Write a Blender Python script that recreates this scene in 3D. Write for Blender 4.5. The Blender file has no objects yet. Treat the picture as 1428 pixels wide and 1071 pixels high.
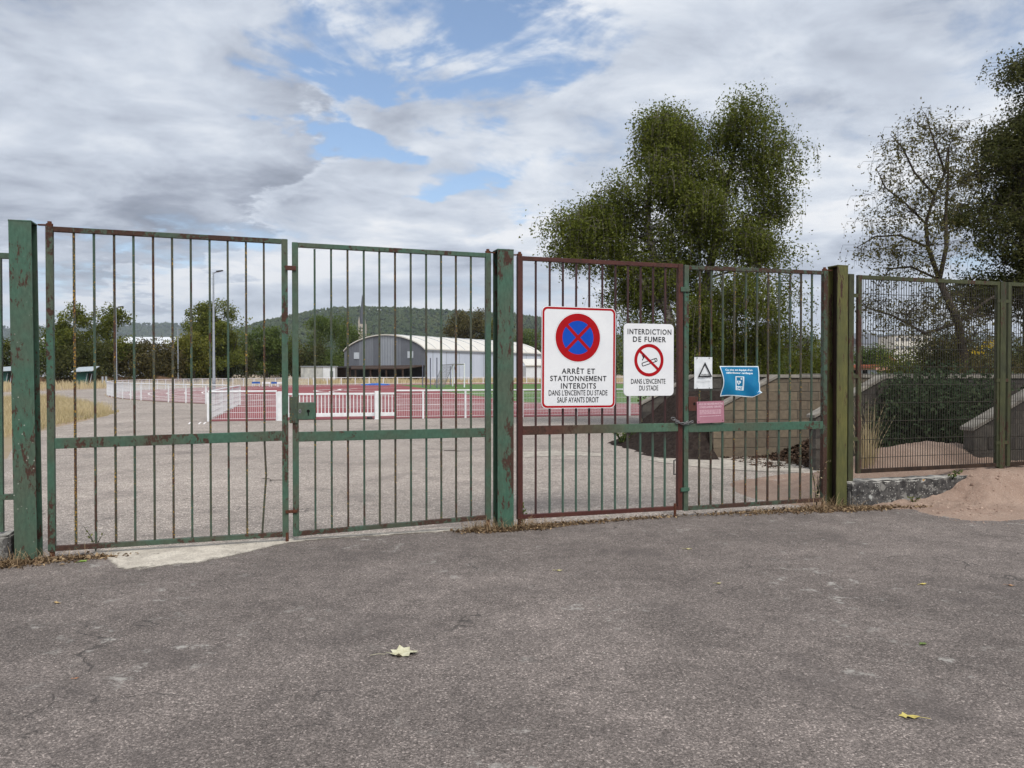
import bpy, bmesh, math, random
import numpy as np
from mathutils import Vector, Matrix

sc = bpy.context.scene
COL = sc.collection
R = math.radians
random.seed(7)

# ------------------------------------------------------------------ camera
EYE = 1.48
FPX, CX, CY = 1072.0, 714.0, 535.5
PITCH = math.atan(14.5 / FPX)
cam_data = bpy.data.cameras.new('camera')
cam = bpy.data.objects.new('camera', cam_data)
COL.objects.link(cam)
cam.location = (0, 0, EYE)
cam.rotation_euler = (R(90) - PITCH, 0, 0)
cam_data.sensor_width = 36
cam_data.lens = 36 * FPX / 1428
cam_data.clip_start = 0.05
cam_data.clip_end = 20000
sc.camera = cam

def ray(x, y):
    u = (x - CX) / FPX
    v = (CY - y) / FPX
    return Vector((u, math.cos(PITCH) + v * math.sin(PITCH), -math.sin(PITCH) + v * math.cos(PITCH)))
def P(x, y, Y):
    d = ray(x, y)
    return Vector((0, 0, EYE)) + d * (Y / d.y)
def G(x, y, z=0.0):
    d = ray(x, y)
    return Vector((0, 0, EYE)) + d * ((z - EYE) / d.z)

# ------------------------------------------------------------------ sky, sun, exposure
EXPO = 1.0
SUN_EL, SUN_AZ = R(52), R(160)       # azimuth clockwise from +Y
world = bpy.data.worlds.new('World')
sc.world = world
world.use_nodes = True
wn, wl = world.node_tree.nodes, world.node_tree.links
wn.clear()
def W(t, **k):
    n = wn.new(t)
    for a, b in k.items():
        setattr(n, a, b)
    return n
def wmath(op, a, b=None, c=None, clamp=False):
    n = W('ShaderNodeMath', operation=op, use_clamp=clamp)
    for i, v in enumerate((a, b, c)):
        if v is None: continue
        if isinstance(v, (int, float)): n.inputs[i].default_value = v
        else: wl.new(v, n.inputs[i])
    return n.outputs[0]
def wvec(op, a, b=None, s=None):
    n = W('ShaderNodeVectorMath', operation=op)
    for i, v in enumerate((a, b)):
        if v is None: continue
        if isinstance(v, (tuple, list, Vector)): n.inputs[i].default_value = v
        else: wl.new(v, n.inputs[i])
    if s is not None:
        if isinstance(s, (int, float)): n.inputs['Scale'].default_value = s
        else: wl.new(s, n.inputs['Scale'])
    return n
def wmap(v, a, b, c, d, smooth=True):
    n = W('ShaderNodeMapRange', interpolation_type='SMOOTHSTEP' if smooth else 'LINEAR')
    wl.new(v, n.inputs[0])
    for i, q in enumerate((a, b, c, d)): n.inputs[i + 1].default_value = q
    return n.outputs[0]
def wnoise(vec, scale, detail=10, rough=0.55, dist=0.0):
    n = W('ShaderNodeTexNoise')
    wl.new(vec, n.inputs['Vector'])
    n.inputs['Scale'].default_value = scale
    n.inputs['Detail'].default_value = detail
    n.inputs['Roughness'].default_value = rough
    n.inputs['Distortion'].default_value = dist
    return n.outputs['Fac']
def wmix(f, a, b):
    n = W('ShaderNodeMix', data_type='RGBA')
    if isinstance(f, (int, float)): n.inputs[0].default_value = f
    else: wl.new(f, n.inputs[0])
    for i, v in ((6, a), (7, b)):
        if isinstance(v, (tuple, list)): n.inputs[i].default_value = (*v, 1)
        else: wl.new(v, n.inputs[i])
    return n.outputs[2]
SKYK = 0.12
tc = W('ShaderNodeTexCoord')
nrm = wvec('NORMALIZE', tc.outputs['Generated']).outputs[0]
sep = W('ShaderNodeSeparateXYZ'); wl.new(nrm, sep.inputs[0])
zc = wmath('MAXIMUM', sep.outputs[2], 0.0)
inv = wmath('DIVIDE', 1.0, wmath('ADD', zc, 0.16))
comb = W('ShaderNodeCombineXYZ')
wl.new(wmath('MULTIPLY', sep.outputs[0], inv), comb.inputs[0])
wl.new(wmath('MULTIPLY', sep.outputs[1], inv), comb.inputs[1])
pl = wvec('ADD', comb.outputs[0], (3.7, 1.9, 0)).outputs[0]
wpn = W('ShaderNodeTexNoise'); wl.new(pl, wpn.inputs['Vector']); wpn.inputs['Scale'].default_value = 2.1; wpn.inputs['Detail'].default_value = 9; wpn.inputs['Roughness'].default_value = 0.6
nrw = wvec('NORMALIZE', wvec('ADD', nrm, wvec('SCALE', wvec('SUBTRACT', wpn.outputs['Color'], (0.5, 0.5, 0.5)).outputs[0], None, 0.42).outputs[0]).outputs[0]).outputs[0]
def blob(x, y, rad_px, gain):
    d = ray(x, y).normalized()
    dot = wvec('DOT_PRODUCT', nrw, tuple(d)).outputs['Value']
    c0 = math.cos(math.atan(rad_px / FPX))
    return wmap(dot, c0, 1.0, 0.0, gain)
def addall(lst):
    r = lst[0]
    for q in lst[1:]: r = wmath('ADD', r, q)
    return r
n1 = wnoise(pl, 1.15, 14, 0.58, 0.35)
n1b = wnoise(wvec('SCALE', pl, None, 0.945).outputs[0], 1.15, 5, 0.55, 0.35)
n2 = wnoise(wvec('ADD', pl, (9.1, 4.2, 0)).outputs[0], 0.62, 6, 0.5, 0.2)
n3 = wnoise(wvec('ADD', pl, (2.3, 7.7, 1.0)).outputs[0], 3.4, 12, 0.62, 0.5)
n4 = wnoise(wvec('ADD', pl, (5.3, 1.7, 4.0)).outputs[0], 1.9, 10, 0.6, 0.8)
holes = addall([blob(385, 125, 130, .22), blob(455, 95, 150, .30), blob(555, 55, 150, .26), blob(690, 50, 150, .22),
                blob(760, 90, 110, .14), blob(720, 252, 70, .17), blob(665, 250, 70, .17), blob(620, 248, 60, .12), blob(60, 345, 70, .16), blob(200, 375, 100, .12), blob(300, 400, 90, .12)])
darks = addall([blob(235, 150, 240, 1.0), blob(110, 175, 230, .80), blob(40, 0, 230, 1.0), blob(110, 30, 120, .3), blob(1360, 60, 260, .22), blob(1230, 170, 130, .12)])
dk = wmath('ADD', darks, wmath('ADD', wmath('MULTIPLY', wmath('SUBTRACT', n1, 0.5), 0.9), wmath('MULTIPLY', wmath('SUBTRACT', n3, 0.5), 0.30)))
dkm = wmap(dk, 0.22, 0.46, 0.0, 1.0)
rim = wmath('MULTIPLY', wmap(dk, 0.05, 0.22, 0.0, 1.0), wmap(dk, 0.22, 0.34, 1.0, 0.0))
dens = wmath('ADD', 0.66, wmath('MULTIPLY', wmath('SUBTRACT', n1, 0.5), 1.5))
dens = wmath('ADD', dens, wmath('MULTIPLY', wmath('SUBTRACT', n3, 0.5), 0.55))
dens = wmath('SUBTRACT', dens, wmath('MULTIPLY', holes, wmap(n4, 0.30, 0.62, 1.75, 0.35)))
cover = wmap(dens, 0.26, 0.56, 0.0, 1.0)
lit = wmath('ADD', 0.72, wmath('MULTIPLY', wmath('SUBTRACT', n1, n1b), 2.0))
lit = wmath('ADD', lit, wmath('MULTIPLY', wmath('SUBTRACT', n3, 0.5), 1.05))
lit = wmath('ADD', lit, wmath('MULTIPLY', wmath('SUBTRACT', n4, 0.5), 0.45))
lit = wmath('SUBTRACT', lit, wmath('MULTIPLY', wmath('SUBTRACT', n2, 0.47), 0.55))
lit = wmath('ADD', wmath('SUBTRACT', lit, wmath('MULTIPLY', dkm, 0.33)), wmath('MULTIPLY', rim, 0.09))
ramp = W('ShaderNodeValToRGB')
wl.new(lit, ramp.inputs[0])
def e255(r, g, b):
    f = lambda c: ((c / 255 + 0.055) / 1.055) ** 2.4 if c > 10 else c / 255 / 12.92
    return tuple(f(c) / (2 ** EXPO) / SKYK for c in (r, g, b))
cr = ramp.color_ramp
cr.elements[0].position = 0.0; cr.elements[0].color = (*e255(142, 150, 165), 1)
cr.elements[1].position = 1.0; cr.elements[1].color = (*e255(246, 248, 252), 1)
for p_, c_ in ((0.22, (164, 172, 187)), (0.42, (190, 198, 212)), (0.62, (208, 216, 229)), (0.82, (228, 234, 243))):
    e = cr.elements.new(p_); e.color = (*e255(*c_), 1)
sky = W('ShaderNodeTexSky', sky_type='NISHITA')
sky.sun_disc = False
sky.sun_elevation = SUN_EL
sky.sun_rotation = SUN_AZ
sky.air_density = 1.0; sky.dust_density = 0.6; sky.ozone_density = 1.6
blue = wmix(wmap(zc, 0.02, 0.30, 0.55, 0.08), wvec('SCALE', sky.outputs[0], None, 0.70).outputs[0], e255(190, 212, 238))
col = wmix(cover, blue, ramp.outputs[0])
col = wmix(wmap(zc, 0.0, 0.16, 0.55, 0.0), col, e255(214, 224, 236))
bg = W('ShaderNodeBackground')
wl.new(col, bg.inputs[0]); bg.inputs[1].default_value = SKYK
wout = W('ShaderNodeOutputWorld'); wl.new(bg.outputs[0], wout.inputs[0])

sun_data = bpy.data.lights.new('sun', 'SUN')
sun_data.energy = 1.5
sun_data.angle = R(28)
sun_data.color = (1.0, 0.96, 0.90)
sun = bpy.data.objects.new('sun', sun_data)
COL.objects.link(sun)
sv = Vector((math.sin(SUN_AZ) * math.cos(SUN_EL), math.cos(SUN_AZ) * math.cos(SUN_EL), math.sin(SUN_EL)))
sun.rotation_euler = sv.to_track_quat('Z', 'Y').to_euler()
sun.location = (0, -5, 30)
sc.view_settings.view_transform = 'Standard'
sc.view_settings.look = 'None'
sc.view_settings.gamma = 1
sc.view_settings.use_curve_mapping = False
sc.view_settings.exposure = EXPO
sc.render.engine = 'CYCLES'
sc.cycles.use_denoising = True
sc.cycles.denoising_prefilter = 'ACCURATE'
sc.cycles.max_bounces = 6
sc.cycles.diffuse_bounces = 3
sc.cycles.glossy_bounces = 2
sc.cycles.transmission_bounces = 4
sc.cycles.volume_bounces = 0
sc.cycles.caustics_reflective = False
sc.cycles.caustics_refractive = False

# ------------------------------------------------------------------ helpers
class MB:
    def __init__(s): s.v = []; s.f = []
    def add(s, vs, fs):
        o = len(s.v)
        s.v += [tuple(q) for q in vs]
        s.f += [tuple(i + o for i in f) for f in fs]
        return s
    def box(s, x0, x1, y0, y1, z0, z1):
        v = [(x, y, z) for z in (z0, z1) for y in (y0, y1) for x in (x0, x1)]
        return s.add(v, [(0, 2, 3, 1), (4, 5, 7, 6), (0, 1, 5, 4), (2, 6, 7, 3), (0, 4, 6, 2), (1, 3, 7, 5)])
    def beam(s, a, b, wy, wz):
        """box from a to b (mostly along x), wy deep in y, wz high in z, ends kept vertical"""
        v = []
        for p in (a, b):
            for dy in (-wy / 2, wy / 2):
                for dz in (-wz / 2, wz / 2):
                    v.append((p[0], p[1] + dy, p[2] + dz))
        return s.add(v, [(0, 1, 3, 2), (4, 6, 7, 5), (0, 4, 5, 1), (2, 3, 7, 6), (0, 2, 6, 4), (1, 5, 7, 3)])
    def prism(s, poly, axis, a, b):
        """poly is a list of 2d points; extruded along axis 'y' (poly = x,z) or 'z' (poly = x,y)"""
        n = len(poly)
        mk = (lambda p, t: (p[0], t, p[1])) if axis == 'y' else ((lambda p, t: (p[0], p[1], t)) if axis == 'z' else (lambda p, t: (t, p[0], p[1])))
        v = [mk(p, a) for p in poly] + [mk(p, b) for p in poly]
        f = [tuple(range(n)), tuple(range(2 * n - 1, n - 1, -1))]
        f += [(i, i + n, (i + 1) % n + n, (i + 1) % n) for i in range(n)]
        return s.add(v, f)
    def tube(s, pts, radii, n=8, cap=True):
        pts = [Vector(p) for p in pts]
        if isinstance(radii, (int, float)): radii = [radii] * len(pts)
        o = len(s.v)
        prev = None
        for i, p in enumerate(pts):
            t = (pts[min(i + 1, len(pts) - 1)] - pts[max(i - 1, 0)]).normalized()
            ref = Vector((0, 0, 1)) if abs(t.z) < 0.9 else Vector((1, 0, 0))
            if prev is not None: ref = prev
            u = (ref - t * ref.dot(t)).normalized()
            prev = u
            w = t.cross(u)
            for k in range(n):
                a = 2 * math.pi * k / n
                s.v.append(tuple(p + (u * math.cos(a) + w * math.sin(a)) * radii[i]))
        for i in range(len(pts) - 1):
            for k in range(n):
                s.f.append((o + i * n + k, o + i * n + (k + 1) % n, o + (i + 1) * n + (k + 1) % n, o + (i + 1) * n + k))
        if cap:
            s.f.append(tuple(o + k for k in range(n - 1, -1, -1)))
            s.f.append(tuple(o + (len(pts) - 1) * n + k for k in range(n)))
        return s
    def mesh(s, name, mat=None, smooth=False, bevel=0.0):
        me = bpy.data.meshes.new(name)
        me.from_pydata(s.v, [], s.f)
        if bevel > 0 or True:
            bm = bmesh.new(); bm.from_mesh(me)
            bmesh.ops.recalc_face_normals(bm, faces=bm.faces)
            if bevel > 0:
                ed = [e for e in bm.edges if len(e.link_faces) == 2 and e.calc_face_angle(0) > 0.6]
                bmesh.ops.bevel(bm, geom=ed, offset=bevel, segments=2, profile=0.6, affect='EDGES', clamp_overlap=True)
            bm.to_mesh(me); bm.free()
        if mat: me.materials.append(mat)
        if smooth:
            me.polygons.foreach_set('use_smooth', [True] * len(me.polygons))
        return me
    def build(s, name, mat=None, parent=None, smooth=False, bevel=0.0):
        return link(name, s.mesh(name, mat, smooth, bevel), parent)

def link(name, data, parent=None, loc=None, rz=0):
    o = bpy.data.objects.new(name, data)
    COL.objects.link(o)
    if parent is not None: o.parent = parent
    if loc is not None: o.location = loc
    if rz: o.rotation_euler = (0, 0, rz)
    return o
def tag(o, label, cat, group=None):
    o['label'] = label; o['category'] = cat
    if group: o['group'] = group
    return o
def thing(name, label, cat, loc=(0, 0, 0), rz=0, group=None):
    return tag(link(name, None, None, loc, rz), label, cat, group)
def structure(o): o['kind'] = 'structure'; return o
def stuff(o): o['kind'] = 'stuff'; return o
def np_mesh(name, verts, faces, mat, rnd=None, smooth=False):
    """verts (N,3), faces (M,k) as numpy arrays; rnd: one value per face"""
    me = bpy.data.meshes.new(name)
    verts = np.asarray(verts, np.float32); faces = np.asarray(faces, np.int32)
    m, k = faces.shape
    me.vertices.add(len(verts)); me.vertices.foreach_set('co', verts.ravel())
    me.loops.add(m * k); me.loops.foreach_set('vertex_index', faces.ravel())
    me.polygons.add(m)
    me.polygons.foreach_set('loop_start', np.arange(0, m * k, k, dtype=np.int32))
    if rnd is not None:
        a = me.attributes.new('rnd', 'FLOAT', 'FACE')
        a.data.foreach_set('value', np.asarray(rnd, np.float32))
    me.update(calc_edges=True)
    if smooth: me.polygons.foreach_set('use_smooth', np.ones(m, bool))
    me.materials.append(mat)
    return me

# ------------------------------------------------------------------ materials
class NT:
    def __init__(s, name):
        s.m = bpy.data.materials.new(name); s.m.use_nodes = True
        s.t = s.m.node_tree; s.t.nodes.clear()
        s.out = s.n('ShaderNodeOutputMaterial')
        s.tc = s.n('ShaderNodeTexCoord')
    def n(s, t, **k):
        q = s.t.nodes.new(t)
        for a, b in k.items(): setattr(q, a, b)
        return q
    def put(s, sock, v):
        if isinstance(v, bpy.types.NodeSocket): s.t.links.new(v, sock)
        elif isinstance(v, (tuple, list)) and len(v) == 3 and sock.type == 'RGBA': sock.default_value = (*v, 1)
        else: sock.default_value = v
    def coord(s, scale=(1, 1, 1), rand=True):
        v = s.tc.outputs['Object']
        if rand:
            oi = s.n('ShaderNodeObjectInfo')
            m = s.n('ShaderNodeVectorMath', operation='MULTIPLY_ADD')
            s.put(m.inputs[0], oi.outputs['Random']); m.inputs[1].default_value = (37.0, 91.0, 53.0)
            s.put(m.inputs[2], v); v = m.outputs[0]
        if scale != (1, 1, 1):
            m = s.n('ShaderNodeVectorMath', operation='MULTIPLY')
            s.put(m.inputs[0], v); m.inputs[1].default_value = scale; v = m.outputs[0]
        return v
    def noise(s, vec, scale, detail=6, rough=0.6, dist=0.0):
        q = s.n('ShaderNodeTexNoise')
        s.put(q.inputs['Vector'], vec); s.put(q.inputs['Scale'], scale); q.inputs['Detail'].default_value = detail
        q.inputs['Roughness'].default_value = rough; q.inputs['Distortion'].default_value = dist
        return q.outputs['Fac']
    def vor(s, vec, scale, feature='F1', rnd=1.0):
        q = s.n('ShaderNodeTexVoronoi', feature=feature)
        s.put(q.inputs['Vector'], vec); q.inputs['Scale'].default_value = scale
        q.inputs['Randomness'].default_value = rnd
        return q
    def map(s, v, a, b, c=0.0, d=1.0, smooth=True):
        q = s.n('ShaderNodeMapRange', interpolation_type='SMOOTHSTEP' if smooth else 'LINEAR')
        s.put(q.inputs[0], v)
        for i, w in enumerate((a, b, c, d)): s.put(q.inputs[i + 1], w)
        return q.outputs[0]
    def math(s, op, a, b=None, clamp=False):
        q = s.n('ShaderNodeMath', operation=op, use_clamp=clamp)
        s.put(q.inputs[0], a)
        if b is not None: s.put(q.inputs[1], b)
        return q.outputs[0]
    def mix(s, f, a, b, blend='MIX'):
        q = s.n('ShaderNodeMix', data_type='RGBA', blend_type=blend)
        s.put(q.inputs[0], f); s.put(q.inputs[6], a); s.put(q.inputs[7], b)
        return q.outputs[2]
    def ramp(s, v, stops):
        q = s.n('ShaderNodeValToRGB'); s.put(q.inputs[0], v)
        e = q.color_ramp.elements
        while len(e) < len(stops): e.new(0.5)
        for i, (p, c) in enumerate(stops):
            e[i].position = p
            e[i].color = (*c, 1) if isinstance(c, tuple) else (c, c, c, 1)
        return q.outputs[0]
    def bump(s, h, strength=0.3, dist=0.01):
        q = s.n('ShaderNodeBump'); s.put(q.inputs['Height'], h)
        q.inputs['Strength'].default_value = strength; q.inputs['Distance'].default_value = dist
        return q.outputs[0]
    def principled(s, color, rough=0.8, bump=None, metal=0.0, spec=0.4):
        b = s.n('ShaderNodeBsdfPrincipled')
        s.put(b.inputs['Base Color'], color); s.put(b.inputs['Roughness'], rough); s.put(b.inputs['Metallic'], metal)
        b.inputs['Specular IOR Level'].default_value = spec
        if bump is not None: s.put(b.inputs['Normal'], bump)
        s.t.links.new(b.outputs[0], s.out.inputs[0])
        return s.m

def basic(name, c1, c2, scale=6, rough=0.75, bstr=0.0, bdist=0.01, stretch=(1, 1, 1), spec=0.22, lo=0.35, hi=0.65, metal=0.0):
    t = NT(name)
    v = t.coord(stretch)
    n = t.noise(v, scale, 8, 0.62)
    n2 = t.noise(v, scale * 9, 4, 0.6)
    f = t.map(t.math('ADD', t.math('MULTIPLY', n, 0.8), t.math('MULTIPLY', n2, 0.2)), lo, hi)
    b = t.bump(t.math('ADD', n, t.math('MULTIPLY', n2, 0.5)), bstr, bdist) if bstr > 0 else None
    return t.principled(t.mix(f, c1, c2), rough, b, metal, spec)

def painted_steel(name, paint, paint2, rust_lo, lichen=0.0, streak=1.0, yellow=0.0, split=None, split_paint=None, split_axis='Z', split_w=0.12):
    """old paint flaking to rust; lichen specks; split: second paint below that local coordinate"""
    t = NT(name)
    v = t.coord((1, 1, streak))
    vd = t.coord((1, 1, 1))
    big = t.noise(v, 2.6, 4, 0.6)
    fine = t.noise(v, 24, 10, 0.70, 0.3)
    chips = t.noise(v, 85, 5, 0.75)
    mask = t.math('ADD', t.math('ADD', t.math('MULTIPLY', big, 0.42), t.math('MULTIPLY', fine, 0.40)), t.math('MULTIPLY', chips, 0.18))
    rust = t.map(mask, rust_lo, rust_lo + 0.022)
    fade = t.map(t.noise(vd, 2.1, 4, 0.6), 0.35, 0.68)
    grime = t.map(t.noise(v, 45, 4, 0.7), 0.3, 0.75, 0.75, 1.12)
    pc = t.mix(fade, paint, paint2)
    if split is not None:
        sp = t.n('ShaderNodeSeparateXYZ'); t.put(sp.inputs[0], t.tc.outputs['Object'])
        a = t.math('ADD', sp.outputs[split_axis], t.math('MULTIPLY', t.math('SUBTRACT', big, 0.5), 0.9))
        f = t.map(a, split - split_w, split + split_w)
        pc = t.mix(f, split_paint, pc)
    sc_ = t.n('ShaderNodeVectorMath', operation='SCALE'); t.put(sc_.inputs[0], pc); t.put(sc_.inputs['Scale'], grime)
    rc = t.mix(t.map(t.noise(vd, 60, 5, 0.7), 0.3, 0.7), (0.042, 0.024, 0.018), (0.080, 0.040, 0.028))
    c = t.mix(rust, sc_.outputs[0], rc)
    if lichen > 0:
        vo = t.vor(vd, 34)
        pick = t.map(vo.outputs['Color'], 1 - lichen, 1 - lichen + 0.02)
        dot = t.math('MULTIPLY', t.map(vo.outputs['Distance'], 0.08, 0.24, 1.0, 0.0), pick)
        dot = t.math('MULTIPLY', dot, t.map(t.noise(vd, 2.6, 3), 0.42, 0.58))
        c = t.mix(t.math('MULTIPLY', dot, 0.8), c, (0.40, 0.40, 0.35))
    if yellow > 0:
        yl = t.map(t.math('ADD', t.noise(vd, 75, 3, 0.6), t.math('MULTIPLY', t.noise(vd, 3.0, 3), 0.40)), 0.875 - yellow, 0.91 - yellow)
        c = t.mix(yl, c, (0.36, 0.21, 0.03))
    ro = t.mix(rust, (0.55, 0.55, 0.55), (0.92, 0.92, 0.92))
    b = t.bump(t.math('SUBTRACT', t.math('MULTIPLY', fine, 0.25), rust), 0.35, 0.002)
    return t.principled(c, ro, b, 0.0, 0.35)

GRN, GRN2 = (0.054, 0.128, 0.086), (0.080, 0.098, 0.066)
RED, RED2 = (0.070, 0.020, 0.016), (0.092, 0.030, 0.021)
OLV, OLV2 = (0.128, 0.122, 0.036), (0.080, 0.086, 0.032)
M = {}
M['green'] = painted_steel('green_paint', GRN, GRN2, 0.540, lichen=0.06, streak=0.6)
M['green_worn'] = painted_steel('worn_green_paint', (0.060, 0.105, 0.072), (0.070, 0.075, 0.050), 0.482, lichen=0.04, streak=0.8)
M['green_post'] = painted_steel('green_post_paint', GRN, (0.078, 0.108, 0.074), 0.522, lichen=0.26, streak=0.35)
M['green_bar'] = painted_steel('green_bar_paint', (0.046, 0.088, 0.062), (0.068, 0.072, 0.048), 0.54, streak=0.3, yellow=0.02)
M['rust_bar'] = painted_steel('brown_bar_paint', (0.056, 0.048, 0.034), (0.056, 0.072, 0.048), 0.525, streak=0.3, yellow=0.05)
M['lichen_bar'] = painted_steel('lichened_bar_paint', (0.050, 0.060, 0.042), (0.056, 0.072, 0.048), 0.52, streak=0.3, yellow=0.13)
M['red'] = painted_steel('oxide_paint', RED, RED2, 0.56, streak=0.5)
M['red_bar'] = painted_steel('oxide_bar_paint', (0.042, 0.016, 0.016), (0.058, 0.024, 0.021), 0.62, streak=0.3)
M['redgreen_bar'] = painted_steel('oxide_over_green_bar_paint', (0.042, 0.016, 0.016), (0.058, 0.024, 0.021), 0.60, streak=0.3, split=0.74, split_paint=(0.06, 0.11, 0.08))
M['redgreen_rail'] = painted_steel('oxide_over_green_rail_paint', (0.09, 0.13, 0.08), (0.075, 0.15, 0.10), 0.52, streak=0.6, split=0.75, split_paint=RED2, split_axis='X', split_w=0.55)
M['olive'] = painted_steel('olive_paint', OLV, OLV2, 0.535, streak=0.16)
M['olive_fence'] = painted_steel('olive_fence_paint', (0.066, 0.072, 0.030), (0.042, 0.046, 0.023), 0.54, streak=0.3)
M['wire'] = basic('dark_wire', (0.030, 0.030, 0.026), (0.055, 0.045, 0.035), 20, 0.7)
M['dark_rust'] = basic('dark_rust', (0.022, 0.015, 0.012), (0.05, 0.03, 0.02), 14, 0.9, stretch=(1, 1, .2))
M['rusty'] = basic('rusty_steel', (0.06, 0.024, 0.016), (0.13, 0.05, 0.028), 40, 0.9, 0.3, 0.002)
M['chain'] = basic('galvanised_chain', (0.16, 0.16, 0.16), (0.30, 0.30, 0.31), 60, 0.45, metal=0.7)
M['black'] = basic('black_print', (0.012, 0.012, 0.014), (0.02, 0.02, 0.022), 10, 0.5)
M['hole'] = basic('keyhole_dark', (0.004, 0.004, 0.004), (0.008, 0.007, 0.006), 10, 0.9)
M['signwhite'] = basic('sign_white', (0.80, 0.81, 0.82), (0.74, 0.75, 0.77), 3, 0.35)
M['signred'] = basic('sign_red', (0.36, 0.004, 0.008), (0.40, 0.006, 0.010), 4, 0.5, spec=0.15)
M['signblue'] = basic('sign_blue', (0.006, 0.062, 0.42), (0.008, 0.075, 0.46), 4, 0.5, spec=0.15)
M['paper'] = basic('laminated_paper', (0.80, 0.82, 0.83), (0.66, 0.69, 0.71), 9, 0.25, 0.3, 0.004)
M['bannerblue'] = basic('banner_blue', (0.010, 0.150, 0.33), (0.012, 0.19, 0.36), 7, 0.22)
M['bannerwhite'] = basic('banner_white', (0.74, 0.80, 0.84), (0.62, 0.72, 0.78), 9, 0.3)
M['greytext'] = basic('faded_grey_print', (0.42, 0.44, 0.46), (0.5, 0.52, 0.54), 9, 0.5)
M['pink'] = basic('faded_pink_plaque', (0.44, 0.215, 0.265), (0.38, 0.175, 0.22), 5, 0.5)
M['pinktext'] = basic('pale_pink_print', (0.74, 0.55, 0.60), (0.66, 0.46, 0.52), 20, 0.5)
M['whitepaint'] = basic('white_coated_steel', (0.80, 0.81, 0.82), (0.68, 0.70, 0.71), 5, 0.45)
M['lamp'] = basic('galvanised_pole', (0.20, 0.22, 0.25), (0.26, 0.28, 0.31), 6, 0.5)
M['darkmetal'] = basic('dark_metal', (0.03, 0.03, 0.032), (0.05, 0.05, 0.05), 8, 0.6)

# asphalt ----------------------------------------------------------
def asphalt(name, tint, scale, patch, pale_amt):
    t = NT(name)
    v = t.coord(rand=False)
    a = t.vor(v, scale)
    b = t.vor(v, scale * 2.3)
    va = t.n('ShaderNodeSeparateColor'); t.put(va.inputs[0], a.outputs['Color'])
    vb = t.n('ShaderNodeSeparateColor'); t.put(vb.inputs[0], b.outputs['Color'])
    stone = t.ramp(va.outputs[0], [(0.0, 0.25), (0.30, 0.70), (0.70, 1.10), (0.88, 1.7), (0.955, 2.6), (1.0, 3.8)])
    fine = t.ramp(vb.outputs[0], [(0.0, 0.35), (0.5, 0.92), (0.9, 1.4), (1.0, 2.4)])
    n0 = t.noise(v, 0.35, 5, 0.6)
    n1 = t.noise(v, 1.7, 7, 0.65)
    n2 = t.noise(v, 9.0, 6, 0.65)
    tone = t.math('MULTIPLY', t.map(n0, 0.3, 0.7, 1 - patch, 1 + patch, False), t.map(n1, 0.3, 0.7, 1 - patch * 0.8, 1 + patch * 0.8, False))
    tone = t.math('MULTIPLY', tone, t.map(n2, 0.3, 0.7, 0.80, 1.18, False))
    tone = t.math('MULTIPLY', tone, t.map(t.noise(v, 62, 3, 0.7), 0.32, 0.68, 0.62, 1.38, False))
    c = t.mix(0.5, stone, fine)
    sc_ = t.n('ShaderNodeVectorMath', operation='MULTIPLY'); t.put(sc_.inputs[0], c); sc_.inputs[1].default_value = tint
    s2 = t.n('ShaderNodeVectorMath', operation='SCALE'); t.put(s2.inputs[0], sc_.outputs[0]); t.put(s2.inputs['Scale'], tone)
    # tar dark, open-textured patches
    dk = t.map(t.noise(v, 0.9, 8, 0.68, 0.3), 0.52, 0.66, 0.0, 0.48)
    c2 = t.mix(dk, s2.outputs[0], (tint[0] * 0.5, tint[1] * 0.5, tint[2] * 0.52))
    # pale worn limestone dust
    pale = t.math('MULTIPLY', t.map(t.noise(v, 5.5, 9, 0.72), 0.56, 0.66), t.map(t.noise(v, 0.6, 3), 0.48, 0.62))
    c3 = t.mix(t.math('MULTIPLY', pale, pale_amt), c2, (0.36, 0.34, 0.31))
    # hairline cracks
    w = t.n('ShaderNodeVectorMath', operation='SCALE'); nc = t.n('ShaderNodeTexNoise'); t.put(nc.inputs['Vector'], v); nc.inputs['Scale'].default_value = 2.2; nc.inputs['Detail'].default_value = 6
    t.put(w.inputs[0], nc.outputs['Color']); w.inputs['Scale'].default_value = 0.9
    ad = t.n('ShaderNodeVectorMath', operation='ADD'); t.put(ad.inputs[0], v); t.put(ad.inputs[1], w.outputs[0])
    ce = t.vor(ad.outputs[0], 0.42, 'DISTANCE_TO_EDGE')
    crack = t.math('MULTIPLY', t.map(ce.outputs['Distance'], 0.0015, 0.005, 1.0, 0.0), t.map(t.noise(v, 0.8, 3), 0.50, 0.60))
    c4 = t.mix(t.math('MULTIPLY', crack, 0.65), c3, (0.03, 0.028, 0.026))
    h = t.math('SUBTRACT', t.math('ADD', t.math('MULTIPLY', t.math('SUBTRACT', 1.0, a.outputs['Distance']), 0.7), t.math('MULTIPLY', n2, 0.6)), t.math('MULTIPLY', crack, 1.2))
    return t.principled(c4, 0.9, t.bump(h, 0.55, 0.006), 0.0, 0.3)
M['asphalt'] = asphalt('asphalt', (0.163, 0.138, 0.124), 135, 0.27, 1.0)
M['asphalt_yard'] = asphalt('asphalt_yard', (0.320, 0.275, 0.240), 90, 0.16, 0.7)
t = NT('pale_concrete')
v = t.coord(rand=False)
c = t.mix(t.map(t.noise(v, 4, 8, 0.65), 0.38, 0.66), (0.50, 0.455, 0.39), (0.33, 0.295, 0.255))
c = t.mix(t.map(t.noise(v, 11, 9, 0.72, 0.3), 0.52, 0.60, 0.0, 0.75), c, (0.185, 0.158, 0.142))
vo = t.vor(v, 90); sp_ = t.n('ShaderNodeSeparateColor'); t.put(sp_.inputs[0], vo.outputs['Color'])
c = t.mix(t.map(sp_.outputs[0], 0.6, 1.0, 0.0, 0.5), c, (0.22, 0.19, 0.17))
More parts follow.
